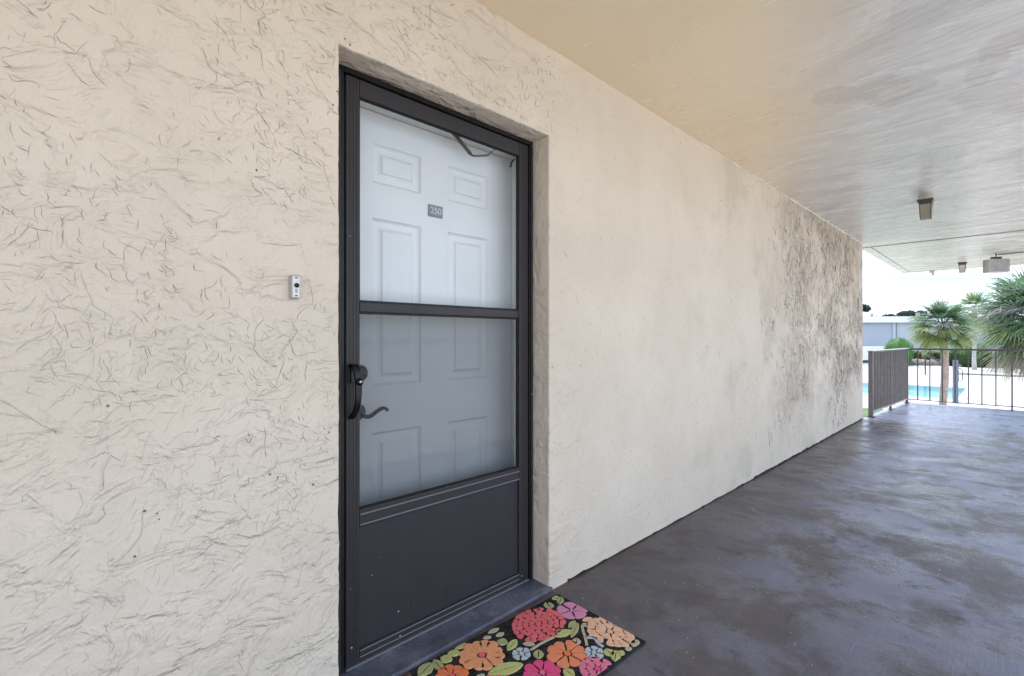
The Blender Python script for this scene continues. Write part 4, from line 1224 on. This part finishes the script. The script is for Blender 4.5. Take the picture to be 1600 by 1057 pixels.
# white pot, pole with arm, post with loop handle, bench
bm = B(); tube(bm, [(0, 0, 0), (0, 0, 0.08), (0, 0, 0.30), (0, 0, 0.52), (0, 0, 0.60)], [0.20, 0.27, 0.34, 0.27, 0.22], 18)
o = obj('white_pot', bm, M['lowwall'], None, True); o.location = (89.0, 3.25, G); tag(o, 'small round white garden pot in front of the dark hedge', 'pot')
pr = thing('slanted_arm_pole', 'thin dark pole with a slanting arm left of the reddish palm trunk', 'pole', (66.7, 4.82, G))
bm = B(); tube(bm, [(0, 0, 0), (0, 0, 3.75)], [0.06, 0.085], 8); obj('pole', bm, M['darkmetal'], pr)
bm = B(); obox(bm, (-0.25, 0.25, 2.36), (1.05, -1.02, 1.45), 0.2, 0.2, 0.01); obj('arm', bm, M['darkmetal'], pr)
bm = B(); box(bm, -0.16, 0.16, -0.12, 0.12, 2.12, 2.34, 0.02); obj('bracket', bm, M['post'], pr)
ps = thing('shower_post', 'blue grey poolside post with a loop shaped metal handle, just right of palm trunk', 'post', (39.5, 0.86, G), R(46))
bm = B(); box(bm, -0.10, 0.10, -0.10, 0.10, 0, 2.58, 0.01); obj('post_body', bm, M['post'], ps)
bm = B(); tube(bm, smooth_path([(0.0, -0.10, 2.10), (0.0, -0.22, 2.10), (0.0, -0.38, 2.03), (0.0, -0.42, 1.80), (0.0, -0.42, 1.45), (0.0, -0.36, 1.33), (0.0, -0.24, 1.33), (0.0, -0.18, 1.42), (0.0, -0.18, 1.85), (0.0, -0.22, 1.97)], 5), 0.022, 8); obj('loop_handle', bm, M['darkmetal'], ps)
bn = thing('garden_bench', 'dark bench with curved arm glimpsed between the wall end and the railing post', 'bench', (81.5, 12.6, G), R(-44))
bm = B(); box(bm, -0.9, 0.9, -0.3, 0.3, 0.42, 0.50, 0.02); obj('seat', bm, M['darkmetal'], bn)
bm = B(); box(bm, -0.9, 0.9, 0.26, 0.32, 0.501, 0.80, 0.02); obj('backrest', bm, M['darkmetal'], bn)
for x_ in (-0.85, 0.85):
    bm = B(); tube(bm, smooth_path([(x_, -0.28, 0), (x_, -0.28, 0.75), (x_, -0.1, 0.95), (x_, 0.3, 0.9)], 4), 0.035, 8); obj('arm', bm, M['darkmetal'], bn)
    bm = B(); box(bm, x_ - 0.04, x_ + 0.04, 0.2, 0.28, 0, 0.419); obj('leg', bm, M['darkmetal'], bn)
bm = B(); obox(bm, (80.5, 17.8, G + 1.3), (91.5, 11.3, G + 1.3), 0.25, 2.6, 0.02)
tag(obj('garden_wall', bm, M['lowwall']), 'plain white garden wall behind the bench, left of the domed bush', 'wall')

# ---- pale building across
bd = thing('pale_building', 'long low blue grey windowless building with a white roof edge across the pool', 'building', (95.3, 11.3, G), R(-44.1))
def bp(name, x0, x1, y0, y1, z0, z1, m, bev=0.0, parent=None):
    bm = B(); box(bm, x0, x1, y0, y1, z0, z1, bev); return obj(name, bm, m, parent or bd)
bp('wall', -30, -0.0, 0, 22, 0, 6.25, M['bwall2'])
bp('wall', 0.0005, 60, 0.05, 22, 0, 6.25, M['bwall'])
fs = bp('fascia', -31, 61, -0.55, 22.6, 6.251, 7.15, M['bfascia'], 0.03)
bp('roof', -30.6, 60.6, -0.2, 22.2, 7.151, 7.25, M['broof'], 0, fs)
bp('pilaster', -0.22, 0.22, -0.14, -0.001, 0, 6.249, M['bwall'])
bp('downpipe', 0.42, 0.54, -0.11, 0.02, 0, 6.249, M['bwall2'])
for x_ in (12, 24, 36, 48):
    bp('pilaster', x_ - 0.2, x_ + 0.2, -0.06, 0.049, 0, 6.249, M['bwall'])
for x_, s_ in ((-2.3, 0.3), (-1.5, 0.15), (1.6, 0.12), (5, 0.4)):
    bp('roof_vent', x_, x_ + s_, 1.5, 1.5 + s_, 7.26, 7.26 + s_ * 1.6, M['broof'], 0, fs)

# ---- trees far beyond the roof
def far_tree(loc, rad, h, seed, label, m='fartree'):
    rnd = random.Random(seed)
    root = thing('far_tree', label, 'tree', loc)
    bm = B(); tube(bm, [(0, 0, 0), (0.2, 0, h * 0.5), (0, 0.1, h * 0.8)], [0.35, 0.25, 0.12], 8); obj('trunk', bm, M['bark'], root)
    bm = B()
    for k in range(7):
        c = (rnd.uniform(-.6, .6) * rad, rnd.uniform(-.6, .6) * rad, h - rad * 0.5 + rnd.uniform(-.35, .35) * rad)
        rr_ = rad * rnd.uniform(.4, .6)
        core(bm, c, (rr_ * 0.7, rr_ * 0.7, rr_ * 0.55), 1); leaf_cloud(bm, c, (rr_, rr_, rr_ * 0.8), 260, 0.28, rnd, 0.6)
    obj('crown', bm, M[m], root)
far_tree((138.5, 17.9, G), 1.2, 9.0, 41, 'small dark tree top showing over the flat roof, leftmost of three')
far_tree((140.5, 15.6, G), 1.8, 9.6, 42, 'dark tree top over the flat roof, middle of three')
far_tree((143.0, 13.9, G), 2.0, 9.9, 43, 'dark tree top over the flat roof, beside the palm crown')
far_tree((96.0, 15.4, G), 0.9, 9.2, 44, 'small dark tree top at the very edge of the stucco wall')
# sparse broadleaf tree behind the shaggy palm
tr = thing('sparse_tree', 'sparse pinkish grey tree showing above the shaggy palm', 'tree', (38.2, -3.1, G))
rt = random.Random(9)
bm = B(); tube(bm, [(0, 0, 0), (0.15, 0.1, 2.6), (0.1, 0, 4.4), (0.2, 0, 6.0)], [0.20, 0.15, 0.10, 0.05], 9); tk = obj('trunk', bm, M['bark'], tr)
bm = B(); ends = []
for i in range(16):
    a = i * 2.4; z = rt.uniform(3.2, 6.0); L = rt.uniform(1.0, 2.0)
    p1 = Vector((math.cos(a) * L * .5, math.sin(a) * L * .5, z + 0.5)); p2 = Vector((math.cos(a) * L, math.sin(a) * L, z + rt.uniform(0.6, 1.2)))
    tube(bm, [(0.12, 0, z), p1, p2], [0.05, 0.03, 0.012], 5); ends += [p1, p2]
obj('limb', bm, M['bark'], tk)
bm = B()
for e_ in ends:
    for k in range(2): leaf_cloud(bm, e_ + Vector((rt.uniform(-.4, .4), rt.uniform(-.4, .4), rt.uniform(-.3, .3))), (0.5, 0.5, 0.4), 70, 0.07, rt, 0.2)
obj('crown', bm, M['treeleaf'], tr)
# overhead wire
bm = B(); tube(bm, [(39.0, 16.4, 6.2), (48.7, 7.0, 6.05), (58.2, -2.2, 6.0), (72, -15.5, 6.3)], 0.03, 5)
tag(obj('overhead_wire', bm, M['darkmetal']), 'thin overhead wire crossing the white sky', 'wire')
print('objects', len(bpy.data.objects))
